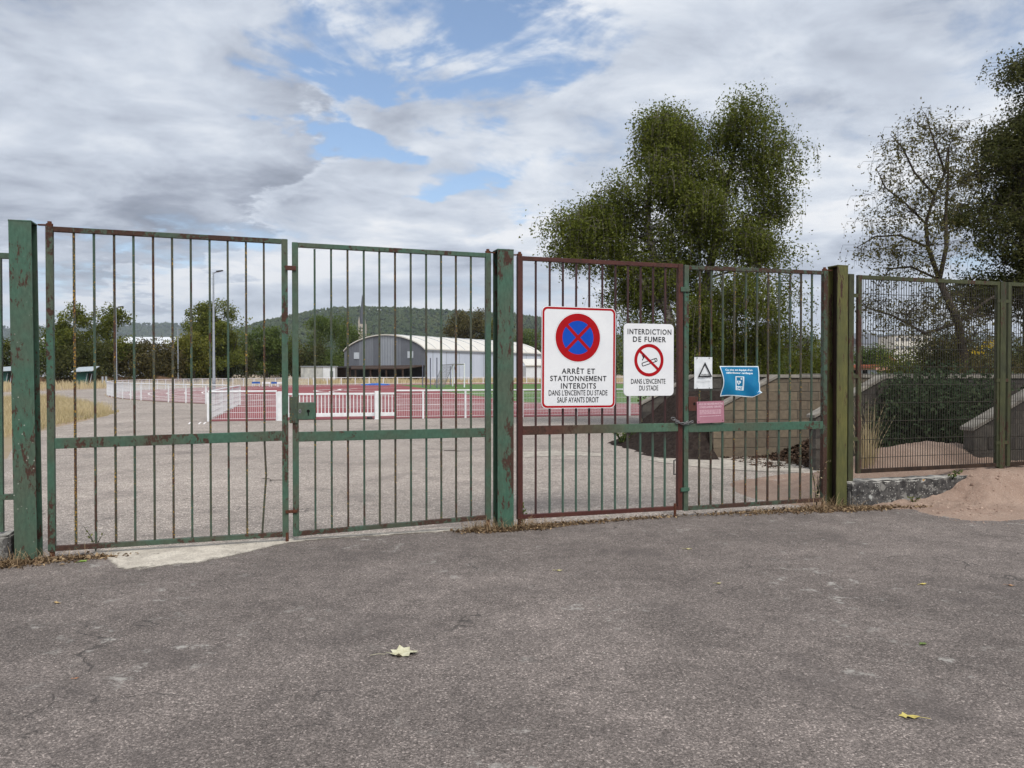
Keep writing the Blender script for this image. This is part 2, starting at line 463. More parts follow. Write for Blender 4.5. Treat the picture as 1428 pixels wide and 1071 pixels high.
conc_col = c
M['concrete'] = t.principled(c, 0.95, t.bump(t.noise(v, 25, 8, 0.7), 0.6, 0.008), 0.0, 0.15)
t = NT('worn_concrete_edge')
v = t.coord(rand=False)
c = t.mix(t.map(t.noise(v, 4, 8, 0.65), 0.38, 0.66), (0.62, 0.565, 0.48), (0.44, 0.395, 0.335))
vo = t.vor(v, 90); sp_ = t.n('ShaderNodeSeparateColor'); t.put(sp_.inputs[0], vo.outputs['Color'])
c = t.mix(t.map(sp_.outputs[0], 0.6, 1.0, 0.0, 0.5), c, (0.22, 0.19, 0.17))
t.principled(c, 0.95, t.bump(t.noise(v, 25, 8, 0.7), 0.6, 0.008), 0.0, 0.15)
sx = t.n('ShaderNodeSeparateXYZ'); t.put(sx.inputs[0], t.tc.outputs['Object'])
lim = t.math('MULTIPLY', t.map(sx.outputs[0], 0.30, 0.66), t.map(sx.outputs[0], 0.90, 2.1, 0.62, 0.0))
front = t.math('ADD', t.math('ADD', sx.outputs[1], 0.05), lim)       # > 0 behind the front edge
wob = t.math('MULTIPLY', t.math('SUBTRACT', t.noise(v, 4.2, 12, 0.80), 0.5), 0.44)
e1_ = t.map(t.math('ADD', front, wob), -0.02, 0.10)
e2_ = t.map(t.math('SUBTRACT', t.math('ADD', sx.outputs[1], wob), 0.05), 0.0, 0.10, 1.0, 0.0)
e3_ = t.map(t.math('ADD', sx.outputs[0], wob), 0.25, 0.38)
msk = t.math('MULTIPLY', t.math('MULTIPLY', e1_, e2_), e3_)
msk = t.math('MULTIPLY', msk, t.map(t.noise(v, 14, 8, 0.75), 0.58, 0.66, 1.0, 0.25))
tr_ = t.n('ShaderNodeBsdfTransparent'); mx_s = t.n('ShaderNodeMixShader')
src = t.out.inputs[0].links[0].from_socket
t.put(mx_s.inputs[0], msk); t.t.links.new(tr_.outputs[0], mx_s.inputs[1]); t.t.links.new(src, mx_s.inputs[2]); t.t.links.new(mx_s.outputs[0], t.out.inputs[0])
M['concrete_worn'] = t.m
M['track'] = basic('red_running_track', (0.225, 0.060, 0.064), (0.265, 0.082, 0.084), 0.35, 0.9)
M['line'] = basic('white_line_paint', (0.80, 0.77, 0.75), (0.70, 0.66, 0.64), 3, 0.8)
t = NT('infield_grass')
v = t.coord(rand=False)
c = t.mix(t.map(t.noise(v, 0.12, 6, 0.65), 0.35, 0.65), (0.060, 0.140, 0.026), (0.105, 0.170, 0.040))
c = t.mix(t.map(t.noise(v, 1.1, 6, 0.7), 0.55, 0.8), c, (0.20, 0.19, 0.075))
M['turf'] = t.principled(c, 0.95, t.bump(t.noise(v, 9, 5), 0.6, 0.05))
t = NT('dry_ground')
v = t.coord(rand=False)
c = t.mix(t.map(t.noise(v, 0.5, 8, 0.7), 0.38, 0.62), (0.30, 0.235, 0.145), (0.36, 0.27, 0.20))
c = t.mix(t.map(t.noise(v, 0.9, 8, 0.7, 0.4), 0.56, 0.68), c, (0.14, 0.14, 0.06))
c = t.mix(t.map(t.noise(v, 22, 4, 0.7), 0.3, 0.7, 0.0, 0.35), c, (0.19, 0.15, 0.10))
M['ground'] = t.principled(c, 0.95, t.bump(t.noise(v, 14, 6, 0.7), 0.6, 0.03))

def leafmat(name, dark, mid, light, transl=0.3, rough=0.6):
    t = NT(name)
    at = t.n('ShaderNodeAttribute', attribute_name='rnd')
    c = t.ramp(at.outputs['Fac'], [(0.0, dark), (0.5, mid), (1.0, light)])
    b = t.n('ShaderNodeBsdfPrincipled'); t.put(b.inputs['Base Color'], c); b.inputs['Roughness'].default_value = rough
    b.inputs['Specular IOR Level'].default_value = 0.08
    tr = t.n('ShaderNodeBsdfTranslucent'); t.put(tr.inputs[0], c)
    mx = t.n('ShaderNodeMixShader'); mx.inputs[0].default_value = transl
    t.t.links.new(b.outputs[0], mx.inputs[1]); t.t.links.new(tr.outputs[0], mx.inputs[2])
    t.t.links.new(mx.outputs[0], t.out.inputs[0])
    return t.m
M['leaf_birch'] = leafmat('birch_leaves', (0.07, 0.092, 0.016), (0.135, 0.162, 0.028), (0.225, 0.245, 0.058), 0.45)
M['leaf_sparse'] = leafmat('thin_birch_leaves', (0.075, 0.074, 0.028), (0.125, 0.118, 0.042), (0.19, 0.17, 0.07), 0.4)
M['leaf_dark'] = leafmat('dark_tree_leaves', (0.044, 0.052, 0.018), (0.08, 0.088, 0.028), (0.13, 0.13, 0.048), 0.4)
M['leaf_walnut'] = leafmat('olive_green_leaves', (0.085, 0.105, 0.022), (0.155, 0.178, 0.036), (0.245, 0.26, 0.06), 0.42)
M['leaf_yellow'] = leafmat('yellow_green_leaves', (0.1, 0.115, 0.022), (0.18, 0.185, 0.036), (0.26, 0.25, 0.06), 0.35)
M['leaf_green'] = leafmat('mid_green_leaves', (0.062, 0.096, 0.024), (0.112, 0.155, 0.04), (0.175, 0.22, 0.066), 0.42)
M['leaf_brown'] = leafmat('brownish_hedge_leaves', (0.062, 0.056, 0.022), (0.108, 0.094, 0.036), (0.155, 0.13, 0.055), 0.3)
M['leaf_bay'] = leafmat('dark_weed_leaves', (0.026, 0.044, 0.022), (0.055, 0.085, 0.042), (0.105, 0.14, 0.07), 0.35)
M['leaf_forest'] = leafmat('forest_crowns', (0.030, 0.046, 0.020), (0.048, 0.066, 0.026), (0.075, 0.088, 0.036), 0.0, 0.95)
M['straw'] = leafmat('dry_straw', (0.4, 0.32, 0.18), (0.56, 0.46, 0.28), (0.68, 0.58, 0.38), 0.35)
M['straw_green'] = leafmat('half_dry_grass', (0.33, 0.28, 0.14), (0.52, 0.43, 0.25), (0.66, 0.56, 0.36), 0.35)
M['litter'] = leafmat('brown_litter', (0.075, 0.05, 0.032), (0.19, 0.125, 0.075), (0.44, 0.32, 0.19), 0.15)
M['leaf_litter'] = leafmat('fallen_leaf_heap', (0.035, 0.024, 0.018), (0.072, 0.046, 0.032), (0.14, 0.09, 0.062), 0.1)
M['yellowflower'] = leafmat('yellow_blossom', (0.40, 0.26, 0.01), (0.55, 0.38, 0.02), (0.62, 0.46, 0.05), 0.2)
M['bark_birch'] = basic('birch_bark', (0.28, 0.25, 0.22), (0.05, 0.042, 0.036), 9, 0.9, 0.4, 0.02, stretch=(1, 1, 2.5), lo=0.38, hi=0.62)
M['bark'] = basic('grey_brown_bark', (0.075, 0.062, 0.050), (0.042, 0.034, 0.028), 12, 0.95, 0.5, 0.02, stretch=(1, 1, 0.4))

# ------------------------------------------------------------------ gate line
A0 = Vector((-3.707, 6.17, 0)); ANG = math.atan2(2.30, 7.152)
GD = Vector((math.cos(ANG), math.sin(ANG), 0)); GN = Vector((math.sin(ANG), -math.cos(ANG), 0))   # along, towards the forecourt
def S(x, y, t=0.0):
    """a sight line met with the upright plane t metres in front of the gate line -> (s along, z up)"""
    d = ray(x, y)
    k = (t + A0.dot(GN)) / d.dot(GN)
    p = Vector((0, 0, EYE)) + d * k
    return (p - A0).dot(GD), p.z
def L(s, t=0.0, z=0.0):
    p = A0 + GD * s + GN * t
    return Vector((p.x, p.y, z))

# ------------------------------------------------------------------ the ground
def sheet(name, pts, z, mat, jag=0.0, seg=0.25, seed=1, sub=0):
    """flat sheet with a ragged outline"""
    rnd = random.Random(seed)
    pts = [Vector((p[0], p[1], 0)) for p in pts]
    out = []
    for i, p in enumerate(pts):
        q = pts[(i + 1) % len(pts)]
        n = max(1, int((q - p).length / seg)) if jag > 0 else 1
        nr = Vector((-(q - p).y, (q - p).x, 0)).normalized()
        for k in range(n):
            w = p.lerp(q, k / n)
            if jag > 0: w = w + nr * rnd.uniform(-jag, jag)
            out.append(w)
    bm = bmesh.new()
    f = bm.faces.new([bm.verts.new((w.x, w.y, 0)) for w in out])
    bmesh.ops.triangulate(bm, faces=[f])
    bmesh.ops.recalc_face_normals(bm, faces=bm.faces)
    for q in bm.faces:
        if q.normal.z < 0: q.normal_flip()
    me = bpy.data.meshes.new(name); bm.to_mesh(me); bm.free()
    me.materials.append(mat)
    return structure(link(name, me, None, (0, 0, z)))
def strip_mesh(path, w):
    mb = MB()
    n = len(path)
    L_, R_ = [], []
    for i, p in enumerate(path):
        t_ = (Vector(path[min(i + 1, n - 1)]) - Vector(path[max(i - 1, 0)])); t_.z = 0; t_.normalize()
        nr = Vector((-t_.y, t_.x, 0)) * (w / 2)
        L_.append(Vector(p) + nr); R_.append(Vector(p) - nr)
    mb.add(L_ + R_, [(i, i + 1, i + 1 + n, i + n) for i in range(n - 1)])
    return mb

sheet('ground', [(-6000, -300), (6000, -300), (6000, 9000), (-6000, 9000)], 0.0, M['ground'])
sheet('forecourt', [(-60, -25), (60, -25), L(60, .02), L(-60, .02)], 0.008, M['asphalt'])
# running track: a bend of radius 46 m round TC, the straight leads away along TD
TC = Vector((13, 74, 0)); TD = Vector((.9716, .2366, 0)); TN = Vector((-.2366, .9716, 0)); TR = 46.0
def circ(r, a): return Vector((TC.x + r * math.cos(R(a)), TC.y + r * math.sin(R(a)), 0))
F0 = G(290, 588); F1 = Vector((23.9, 31.9, 0)); R1 = circ(TR, 236)
arc = [circ(TR, a) for a in np.arange(236, 103.5, -3)]
far_ = circ(TR, 103.7); near_ = circ(TR, 283.7)
yard = [L(-4.4, -.02), L(8.6, -.02), L(12, -3.0), L(12, -9), (14, 29.5), F1, F0, R1] + [circ(TR + .25, a) for a in (233, 228, 222, 214, 205, 196, 188)] + \
       [G(165, 541.5), G(75, 545), G(-40, 549), G(-40, 553), G(72, 553), G(120, 562), G(160, 573), G(150, 580), G(70, 598), G(24, 612), G(10, 640), L(-4.4, -1.6)]
sheet('yard', yard, 0.004, M['asphalt_yard'])
trk = arc + [far_, far_ + TD * 90, near_ + TD * 90, near_, F1, F0]
sheet('running_track', trk, 0.012, M['track'])
g_a = circ(37.0, 250.5); g_b = circ(37.0, 138)
turf = [circ(37.0, a) for a in np.arange(138, 103.6, -3)] + [circ(37.0, 103.7), circ(37.0, 103.7) + TD * 88, circ(37.0, 283.7) + TD * 88] + [circ(37.0, a) for a in np.arange(283.7, 250.4, -3)] + [g_a]
sheet('infield_turf', turf, 0.018, M['turf'])
lm = MB()
for r in np.arange(37.3, 45.9, 1.22):
    m_ = strip_mesh([circ(r, 283.7) + TD * 60] + [circ(r, a) for a in np.arange(283.7, 103, -2.5)] + [circ(r, 103.7) + TD * 60], 0.12)
    lm.add(m_.v, m_.f)
for r, a0, a1, off in ((14, 150, 260, (-16, -6)), (9.0, 120, 250, (-20, -2)), (22, 170, 235, (-6, -8))):
    m_ = strip_mesh([Vector((TC.x + off[0] + r * math.cos(R(a)), TC.y + off[1] + r * math.sin(R(a)), 0)) for a in np.arange(a0, a1, 5)], 0.30)
    lm.add(m_.v, m_.f)
o = structure(lm.build('track_lane_lines', M['line'])); o.location.z = 0.024
# concrete threshold under the green pair of gates, pale slabs by the bays
structure(link('concrete_threshold', MB().add([(.0, -.75, 0), (4.2, -.75, 0), (4.2, .35, 0), (.0, .35, 0)], [(0, 1, 2, 3)]).mesh('concrete_threshold', M['concrete_worn']), None, L(0, 0, .013), ANG))
sheet('concrete_slab', [G(727, 631), G(790, 628), G(842, 634), G(838, 637), G(780, 636), G(727, 639)], 0.010, M['concrete'], 0.05, 0.25, 4)
sheet('concrete_apron', [G(898, 641), G(940, 638), G(1000, 640), G(1070, 640), G(1150, 642), G(1150, 668), G(1120, 660), G(1060, 658), G(1000, 655), G(940, 648)], 0.0105, M['concrete'], 0.04, 0.25, 5)
mk = MB()
for x in (263, 277, 284):
    a, b = G(x, 592), G(x + 3, 589)
    m_ = strip_mesh([a, b], 0.05); mk.add(m_.v, m_.f)
o = structure(mk.build('yard_paint_marks', M['line'])); o.location.z = 0.0115

# ------------------------------------------------------------------ posts of the gate
def h_post(name, label, s, t, w, d, h, mat, lean=0.0):
    o = thing(name, label, 'post', L(s, 0, 0), ANG)
    o.rotation_euler = (0, lean, ANG)
    fl = 0.014
    f = MB().box(-w / 2, w / 2, -d / 2, -d / 2 + fl, 0, h).build('front_flange', mat, o, bevel=0.003)
    MB().box(-w / 2, w / 2, d / 2 - fl, d / 2, 0, h).build('rear_flange', mat, o, bevel=0.003)
    MB().box(-0.006, 0.006, -d / 2 + fl, d / 2 - fl, 0, h - 0.002).build('web', M['dark_rust'] if mat == M['olive'] else mat, o)
    cap = MB().box(-w / 2 - .002, w / 2 + .002, -d / 2 - .002, d / 2 + .002, h, h + 0.012).build('cap_plate', mat, o, bevel=0.003)
    return o
def post_px(xa, xb, ybase, ytop, d):
    t_ = d / 2
    s0, _ = S(xa, (ybase + ytop) / 2, t_); s1, _ = S(xb, (ybase + ytop) / 2, t_)
    zt = S((xa + xb) / 2, ytop, t_)[1]
    return (s0 + s1) / 2, s1 - s0, zt
ps, pw, ph = post_px(18, 50, 780, 309, .17)
POST1 = ps, ph
h_post('gate_post', 'thick green steel gate post flaking to rust beside the bowed-bar gate leaf', ps, 0, pw, .17, ph, M['green_post'], -R(0.5))
ps, pw, ph = post_px(694, 716.5, 735, 349, .16)
POST2 = ps, ph
h_post('gate_post', 'green steel gate post speckled with white lichen, between the two gates', ps, 0, pw, .16, ph, M['green_post'])
ps, pw, ph = post_px(1167.5, 1182, 702, 371, .16)
POST3 = ps, ph
h_post('gate_post', 'olive yellow steel gate post beside the wire mesh fence', ps, 0, pw, .16, ph, M['olive'])

# ------------------------------------------------------------------ gate leaves
def gate_leaf(label, tl, tr, bl, br, ml, mr, mats, bars, hinge, extra=None):
    (s0, zt0), (s1, zt1) = S(*tl), S(*tr)
    (_, zb0), (_, zb1) = S(*bl), S(*br)
    (_, zm0), (_, zm1) = S(*ml), S(*mr)
    o = thing('gate_leaf', label, 'gate', L(s0), ANG, 'leaves of the rusty steel gates')
    w = s1 - s0
    st, dp = 0.052, 0.050
    lerp = lambda a, b, x: a + (b - a) * x / w
    def stile(x0, x1, mat, ext=0.0):
        xm = (x0 + x1) / 2
        return MB().box(x0, x1, -dp / 2, dp / 2, lerp(zb0, zb1, xm) - ext, lerp(zt0, zt1, xm)).build('stile', mat, o, bevel=0.004)
    stile(0, st, mats[0], 0.0); stile(w - st, w, mats[1], 0.0)
    def rail(name, za, zb_, hh, dd, mat, y=0.0):
        return MB().beam((st + .001, y, lerp(za, zb_, st)), (w - st - .001, y, lerp(za, zb_, w - st)), dd, hh).build(name, mat, o, bevel=0.003)
    rail('top_rail', zt0 - .021, zt1 - .021, .040, .044, mats[2])
    rail('middle_rail', zm0, zm1, .085, .040, mats[3], -.004)
    rail('bottom_rail', zb0 + .022, zb1 + .022, .040, .044, mats[4])
    n = 11
    meshes = {}
    for i in range(n):
        x = st + (w - 2 * st) * (i + 1) / (n + 1)
        mat = bars(i)
        z0, z1 = lerp(zb0, zb1, x) + .042, lerp(zt0, zt1, x) - .041
        bend = 0.0
        if (label, i) in BENT:
            q = MB()
            zz = [z0, z0 + .25, z0 + .5, zm0 - .05, zm0 + .1, z1]
            dx = [-.022, -.006, .012, 0, 0, 0]
            for k in range(5):
                a, b = (x + dx[k], 0, zz[k]), (x + dx[k + 1], 0, zz[k + 1])
                v_ = [(p[0] + ex, ey, p[2]) for p in (a, b) for ey in (-.0085, .0085) for ex in (-.0085, .0085)]
                q.add(v_, [(0, 1, 5, 4), (2, 6, 7, 3), (0, 4, 6, 2), (1, 3, 7, 5)])
            b_ = q.build('bar', mat, o); b_['label'] = 'bar bowed sideways below the middle rail'
            continue
        key = mat.name
        if key not in meshes:
            ln = (zt0 + zt1 - zb0 - zb1) / 2 - .050
            meshes[key] = MB().box(-.0085, .0085, -.0085, .0085, 0, ln).mesh('bar', mat)
        link('bar', meshes[key], o, (x + random.uniform(-.002, .002), 0, lerp(zb0, zb1, x) + .024))
    if hinge:
        side, mat, post = hinge
        x = st / 2 if side < 0 else w - st / 2
        zt = zt0 if side < 0 else zt1
        h = MB(); h.tube([(x, 0, zt), (x, 0, zt + .022)], .026, 10); h.tube([(x, 0, zt + .022), (x, 0, zt + .040)], .016, 6)
        x2 = post - s0
        h.beam((x, .01, zt + .012), (x2, .01, zt + .010), .03, .010)
        h.build('hinge', M['rusty'], o)
        h = MB(); zb = zb0 if side < 0 else zb1
        h.tube([(x, 0, 0.005), (x, 0, zb)], .020, 10)
        h.build('pivot', M['rusty'], o)
    return o, s0, w, (zb0, zb1, zm0, zm1)
BENT = set()
lab1 = 'green barred gate leaf with one bar bowed below its middle rail'
BENT.add((lab1, 10))
g = random.Random(3)
mixbars = [M['green_bar'], M['rust_bar']]
gb = M['green']
leaf1, s1_, w1, z1_ = gate_leaf(lab1, (64, 315.5), (401, 334), (70, 769), (400, 748), (78, 618.5), (395, 607.5),
    (gb, gb, M['green_worn'], gb, M['green_worn']), lambda i: M['lichen_bar'] if i == 0 else mixbars[0 if i in (1, 3, 6, 7, 8) else 1], (-1, gb, POST1[0] + .08))
leaf2, s2_, w2, z2_ = gate_leaf('green barred gate leaf carrying the lock box', (407, 338), (684, 353.5), (408, 748), (683, 724), (415, 609), (680, 603),
    (gb, gb, gb, gb, M['green_worn']), lambda i: mixbars[0 if i not in (2, 5, 9) else 1], (1, gb, POST2[0] - .08))
leaf3, s3_, w3, z3_ = gate_leaf('red oxide gate leaf carrying the no stopping sign', (721, 357), (951, 368.5), (722, 724), (948, 711), (725, 600.5), (945, 595.5),
    (M['red'], M['red'], M['red'], M['redgreen_rail'], M['red']), lambda i: M['red_bar'] if i < 1 else M['redgreen_bar'], (-1, M['red'], POST2[0] + .08))
leaf4, s4_, w4, z4_ = gate_leaf('green barred gate leaf carrying the blue defibrillator notice', (953, 370), (1152.5, 378), (953, 712), (1152, 699), (957, 597), (1150, 592.5),
    (gb, M['green_worn'], M['green_worn'], gb, M['green_worn']), lambda i: mixbars[0 if i % 3 else 1], (1, gb, POST3[0] - .08))

# locks, brackets, bolts ------------------------------------------------
def on(leaf, s0, x, y, t=0.0):
    s, z = S(x, y, t); return s - s0, z
x0, z0 = on(leaf2, s2_, 415, 585); x1, z1 = on(leaf2, s2_, 439, 561)
lk = MB().box(x0, x1, -.045, .03, z0, z1).build('lock_box', gb, leaf2, bevel=0.004)
xc, zc_ = on(leaf2, s2_, 418, 573)
MB().prism([(xc + .012 * math.cos(a), zc_ + .019 * math.sin(a)) for a in np.linspace(0, 2 * math.pi, 12, False)], 'y', -.049, -.044).build('escutcheon', M['chain'], lk)
MB().prism([(xc + .004 * math.cos(a), zc_ + .010 * math.sin(a)) for a in np.linspace(0, 2 * math.pi, 8, False)], 'y', -.051, -.048).build('keyhole', M['hole'], lk)
xc, zc_ = on(leaf2, s2_, 429.5, 573)
kh = MB().prism([(xc + .014 * math.cos(a), zc_ + .014 * math.sin(a)) for a in np.linspace(0, 2 * math.pi, 12, False)], 'y', -.048, -.044)
kh.prism([(xc - .004, zc_ - .04), (xc + .004, zc_ - .04), (xc + .005, zc_ - .010), (xc - .005, zc_ - .010)], 'y', -.0475, -.044)
kh.build('keyhole', M['hole'], lk)
x0, z0 = on(leaf2, s2_, 403.5, 590); x1, z1 = on(leaf2, s2_, 415, 553)
MB().box(x0, x1, -.037, -.027, z0, z1).build('cover_plate', M['green_bar'], leaf2, bevel=0.003)
for (xa, ya, xb, yb, nm) in ((398, 377.5, 412.5, 371.5, 'stop_bracket'), (398, 715, 414, 710, 'stop_bracket')):
    x0, z0 = on(leaf2, s2_, xa, ya); x1, z1 = on(leaf2, s2_, xb, yb)
    MB().box(x0, x1, -.040, -.0265, z0, z1).build(nm, M['red'] if ya < 500 else M['rusty'], leaf2, bevel=0.003)
def bolt(leaf, s0, x, ytop, ybot):
    xa, za = on(leaf, s0, x, ytop, .03); _, zb = on(leaf, s0, x, ybot, .03)
    zb = .004
    MB().tube([(xa, -.020, zb), (xa, -.020, za + .02)], .014, 10).build('drop_bolt', M['rusty'], leaf)
bolt(leaf1, s1_, 400.5, 746, 766)
bolt(leaf3, s3_, 942, 705, 725)
x0, z0 = on(leaf3, s3_, 936, 661); x1, z1 = on(leaf3, s3_, 941, 641)
hd = MB(); hd.tube([(x1, -.02, z0), (x0, -.055, z0), (x0, -.055, z1), (x1, -.02, z1)], .007, 8)
hd.build('bolt_handle', M['darkmetal'], leaf3)
x0, z0 = on(leaf4, s4_, 958, 573); x1, z1 = on(leaf4, s4_, 971, 553)
lk = MB().box(x0, x1, -.035, .03, z0, z1).build('lock_box', M['redgreen_rail'], leaf4, bevel=0.004)
xc, zc_ = (x0 + x1) / 2 + .01, (z0 + z1) / 2
MB().prism([(xc + .011 * math.cos(a), zc_ + .016 * math.sin(a)) for a in np.linspace(0, 2 * math.pi, 10, False)], 'y', -.038, -.034).build('keyhole', M['hole'], lk)
for y in (682, 404):
    x0, z0 = on(leaf4, s4_, 947, y + 3); x1, z1 = on(leaf4, s4_, 959, y - 3)
    MB().box(x0, x1, -.040, -.0265, z0, z1).build('stop_bracket', gb, leaf4, bevel=0.003)
# chain round the two stiles
sA, zA = S(938, 585, .035); sB, zB = S(964, 590, .035)
ch = thing('chain', 'short grey steel chain looped round the meeting gate stiles', 'chain', L((sA + sB) / 2, .04, (zA + zB) / 2), ANG)
nl = 9
lkm = None
ring = [(.016 * math.cos(a) + (.008 if math.cos(a) > 0 else -.008), 0, .010 * math.sin(a)) for a in np.linspace(0, 2 * math.pi, 14)]
lkm = MB().tube(ring, .0036, 6, False).mesh('link', M['chain'], True)
for i in range(nl):
    f = i / (nl - 1)
    lo_ = link('link', lkm, ch, ((f - .5) * (sB - sA), -.006 + .012 * math.sin(f * 9), (zA - zB) * (.5 - f) - .035 * math.sin(math.pi * f) + .012))
    lo_.rotation_euler = (R(85 if i % 2 else 10), R(random.uniform(-15, 15)), 0)
for i in range(5):
    f = i / 4
    lo_ = link('link', lkm, ch, ((f - .5) * .11, -.004, -.030 - .012 * math.sin(math.pi * f) + .02))
    lo_.rotation_euler = (R(80 if i % 2 else 20), R(random.uniform(-25, 25)), 0)

# ------------------------------------------------------------------ signs
def text_verts(body, bold=0.0, spacing=1.0):
    cu = bpy.data.curves.new('t', 'FONT'); cu.body = body; cu.size = 1; cu.offset = bold; cu.space_character = spacing
    cu.resolution_u = 3; cu.fill_mode = 'FRONT'
    ob = bpy.data.objects.new('t', cu); COL.objects.link(ob)
    bpy.context.view_layer.update()
    me = bpy.data.meshes.new_from_object(ob.evaluated_get(bpy.context.evaluated_depsgraph_get()))
    v = [tuple(q.co) for q in me.vertices]; f = [tuple(p.vertices) for p in me.polygons]
    bpy.data.objects.remove(ob); bpy.data.curves.remove(cu); bpy.data.meshes.remove(me)
    return v, f
M_SHAPE = [(0, 0), (0, 1), (.25, 1), (.5, .40), (.75, 1), (1, 1), (1, 0), (.81, 0), (.81, .68), (.57, .10), (.43, .10), (.19, .68), (.19, 0)]
def sharpen_m(v, f, body):
    """letters M drawn with a deep V, as on the road signs"""
    if 'M' not in body: return v, f
    par = list(range(len(v)))
    def find(a):
        while par[a] != a: par[a] = par[par[a]]; a = par[a]
        return a
    for q in f:
        for k in q[1:]: par[find(k)] = find(q[0])
    isl = {}
    for q in f: isl.setdefault(find(q[0]), []).append(q)
    boxes = []
    for fs in isl.values():
        ii = {i for q in fs for i in q}
        boxes.append((min(v[i][0] for i in ii), max(v[i][0] for i in ii), min(v[i][1] for i in ii), max(v[i][1] for i in ii), fs))
    base = [b for b in sorted(boxes, key=lambda b: b[0]) if b[2] < .35]
    chars = [c for c in body if c not in " '"]
    if len(base) != len(chars): return v, f
    drop = []; v = list(v); f = list(f)
    for b, c in zip(base, chars):
        if c != 'M': continue
        drop += b[4]; o = len(v); w = b[1] - b[0]; x0 = b[0] - .06 * w
        v += [(x0 + px_ * w * 1.12, b[2] + pz_ * (b[3] - b[2]), 0) for px_, pz_ in M_SHAPE]
        f.append(tuple(range(o, o + len(M_SHAPE))))
    ds = set(drop)
    return v, [q for q in f if q not in ds]
def lettering(parent, body, x0, x1, z0, z1, y, mat, bold=0.0, spacing=1.0, ref='H', warp=None):
    """text fitted to a box; z0 is the baseline and z1 the height of capitals"""
    v, f = text_verts(body.replace('M', 'H'), bold, spacing)
    v, f = sharpen_m(v, f, body)
    rv, _ = text_verts(ref, bold)
    hx0, hx1 = min(q[0] for q in v), max(q[0] for q in v)
    cap = max(q[1] for q in rv)
    kx, kz = (x1 - x0) / (hx1 - hx0), (z1 - z0) / cap
    vv = [(x0 + (q[0] - hx0) * kx, y, z0 + q[1] * kz) for q in v]
    if warp: vv = [warp(p) for p in vv]
    # one object for each word: letters closer than a third of the cap height belong together
    isl = sorted((min(vv[i][0] for i in q), max(vv[i][0] for i in q), q) for q in f)
    words, end = [], None
    for a, b, q in isl:
        if end is None or a - end > .30 * (z1 - z0) * (1.0 if spacing < 1.05 else 1.45): words.append([])
        words[-1].append(q); end = b if end is None else max(end, b)
    for wd in words:
        used = sorted({i for q in wd for i in q}); mp = {k: n for n, k in enumerate(used)}
        me = bpy.data.meshes.new('lettering'); me.from_pydata([vv[k] for k in used], [], [[mp[k] for k in q] for q in wd]); me.materials.append(mat)
        link('lettering', me, parent)
def rrect(x0, x1, z0, z1, r, n=6):
    pts = []
    for cx, cz, a0 in ((x1 - r, z1 - r, 0), (x0 + r, z1 - r, 90), (x0 + r, z0 + r, 180), (x1 - r, z0 + r, 270)):
        for k in range(n + 1):
            a = R(a0 + 90 * k / n); pts.append((cx + r * math.cos(a), cz + r * math.sin(a)))
    return pts
def ring_prism(outer, inner, y0, y1):
    mb = MB(); n = len(outer)
    v = [(p[0], y0, p[1]) for p in outer] + [(p[0], y0, p[1]) for p in inner] + [(p[0], y1, p[1]) for p in outer] + [(p[0], y1, p[1]) for p in inner]
    f = []
    for i in range(n):
        j = (i + 1) % n
        f += [(i, j, n + j, n + i), (2 * n + i, 3 * n + i, 3 * n + j, 2 * n + j), (i, 2 * n + i, 2 * n + j, j), (n + i, n + j, 3 * n + j, 3 * n + i)]
    return mb.add(v, f)
def circle(cx, cz, r, n=48): return [(cx + r * math.cos(a), cz + r * math.sin(a)) for a in np.linspace(0, 2 * math.pi, n, False)]
def bar_poly(cx, cz, ang, half, w):
    c, s = math.cos(ang), math.sin(ang)
    return [(cx + c * a - s * b, cz + s * a + c * b) for a, b in ((-half, -w / 2), (half, -w / 2), (half, w / 2), (-half, w / 2))]
class Sign:
    def __init__(s, name, label, xl, xr, yt, yb, t, tilt=0.0):
        s.t = t
        s.xm, s.ym = (xl + xr) / 2, (yt + yb) / 2
        s.s0, _ = S(xl, s.ym, t); s1, _ = S(xr, s.ym, t)
        _, s.z0 = S(s.xm, yb, t); _, z1 = S(s.xm, yt, t)
        s.w, s.h = s1 - s.s0, z1 - s.z0
        s.o = thing(name, label, 'sign', L(s.s0, t, s.z0), ANG)
        s.o.rotation_euler = (0, tilt, ANG)
    def X(s, x): return S(x, s.ym, s.t)[0] - s.s0
    def Z(s, y): return S(s.xm, y, s.t)[1] - s.z0
    def text(s, body, xa, xb, yb, yt, mat, **k): return lettering(s.o, body, s.X(xa), s.X(xb), s.Z(yb), s.Z(yt), k.pop('y', -.0021), mat, **k)

sg = Sign('no_stopping_sign', 'large white red-bordered sign with red and blue no stopping disc, ARRÊT ET STATIONNEMENT INTERDITS', 755, 858, 428, 569, .045, R(0.3))
MB().prism(rrect(0, sg.w, 0, sg.h, .055), 'y', 0, .014).build('panel', M['signwhite'], sg.o)
ring_prism(rrect(.006, sg.w - .006, .006, sg.h - .006, .050), rrect(.026, sg.w - .026, .026, sg.h - .026, .034), -.001, .0005).build('border', M['signred'], sg.o)
cx, cz = sg.X(805.5), sg.Z(470.5); rr = (sg.X(836.5) - sg.X(774.5)) / 2
MB().prism(circle(cx, cz, rr * .97), 'y', -.001, .0005).build('blue_disc', M['signblue'], sg.o)
ring_prism(circle(cx, cz, rr), circle(cx, cz, rr * .70), -.0018, -.0008).build('red_ring', M['signred'], sg.o)
for a in (45, -45):
    MB().prism(bar_poly(cx, cz, R(a), rr * .86, rr * .135), 'y', -.0022 - (a > 0) * .0002, -.0009).build('cross_bar', M['signred'], sg.o)
ring_prism(circle(cx, cz, rr * 1.045), circle(cx, cz, rr * 1.037), -.0006, .0004).build('disc_outline', M['greytext'], sg.o)
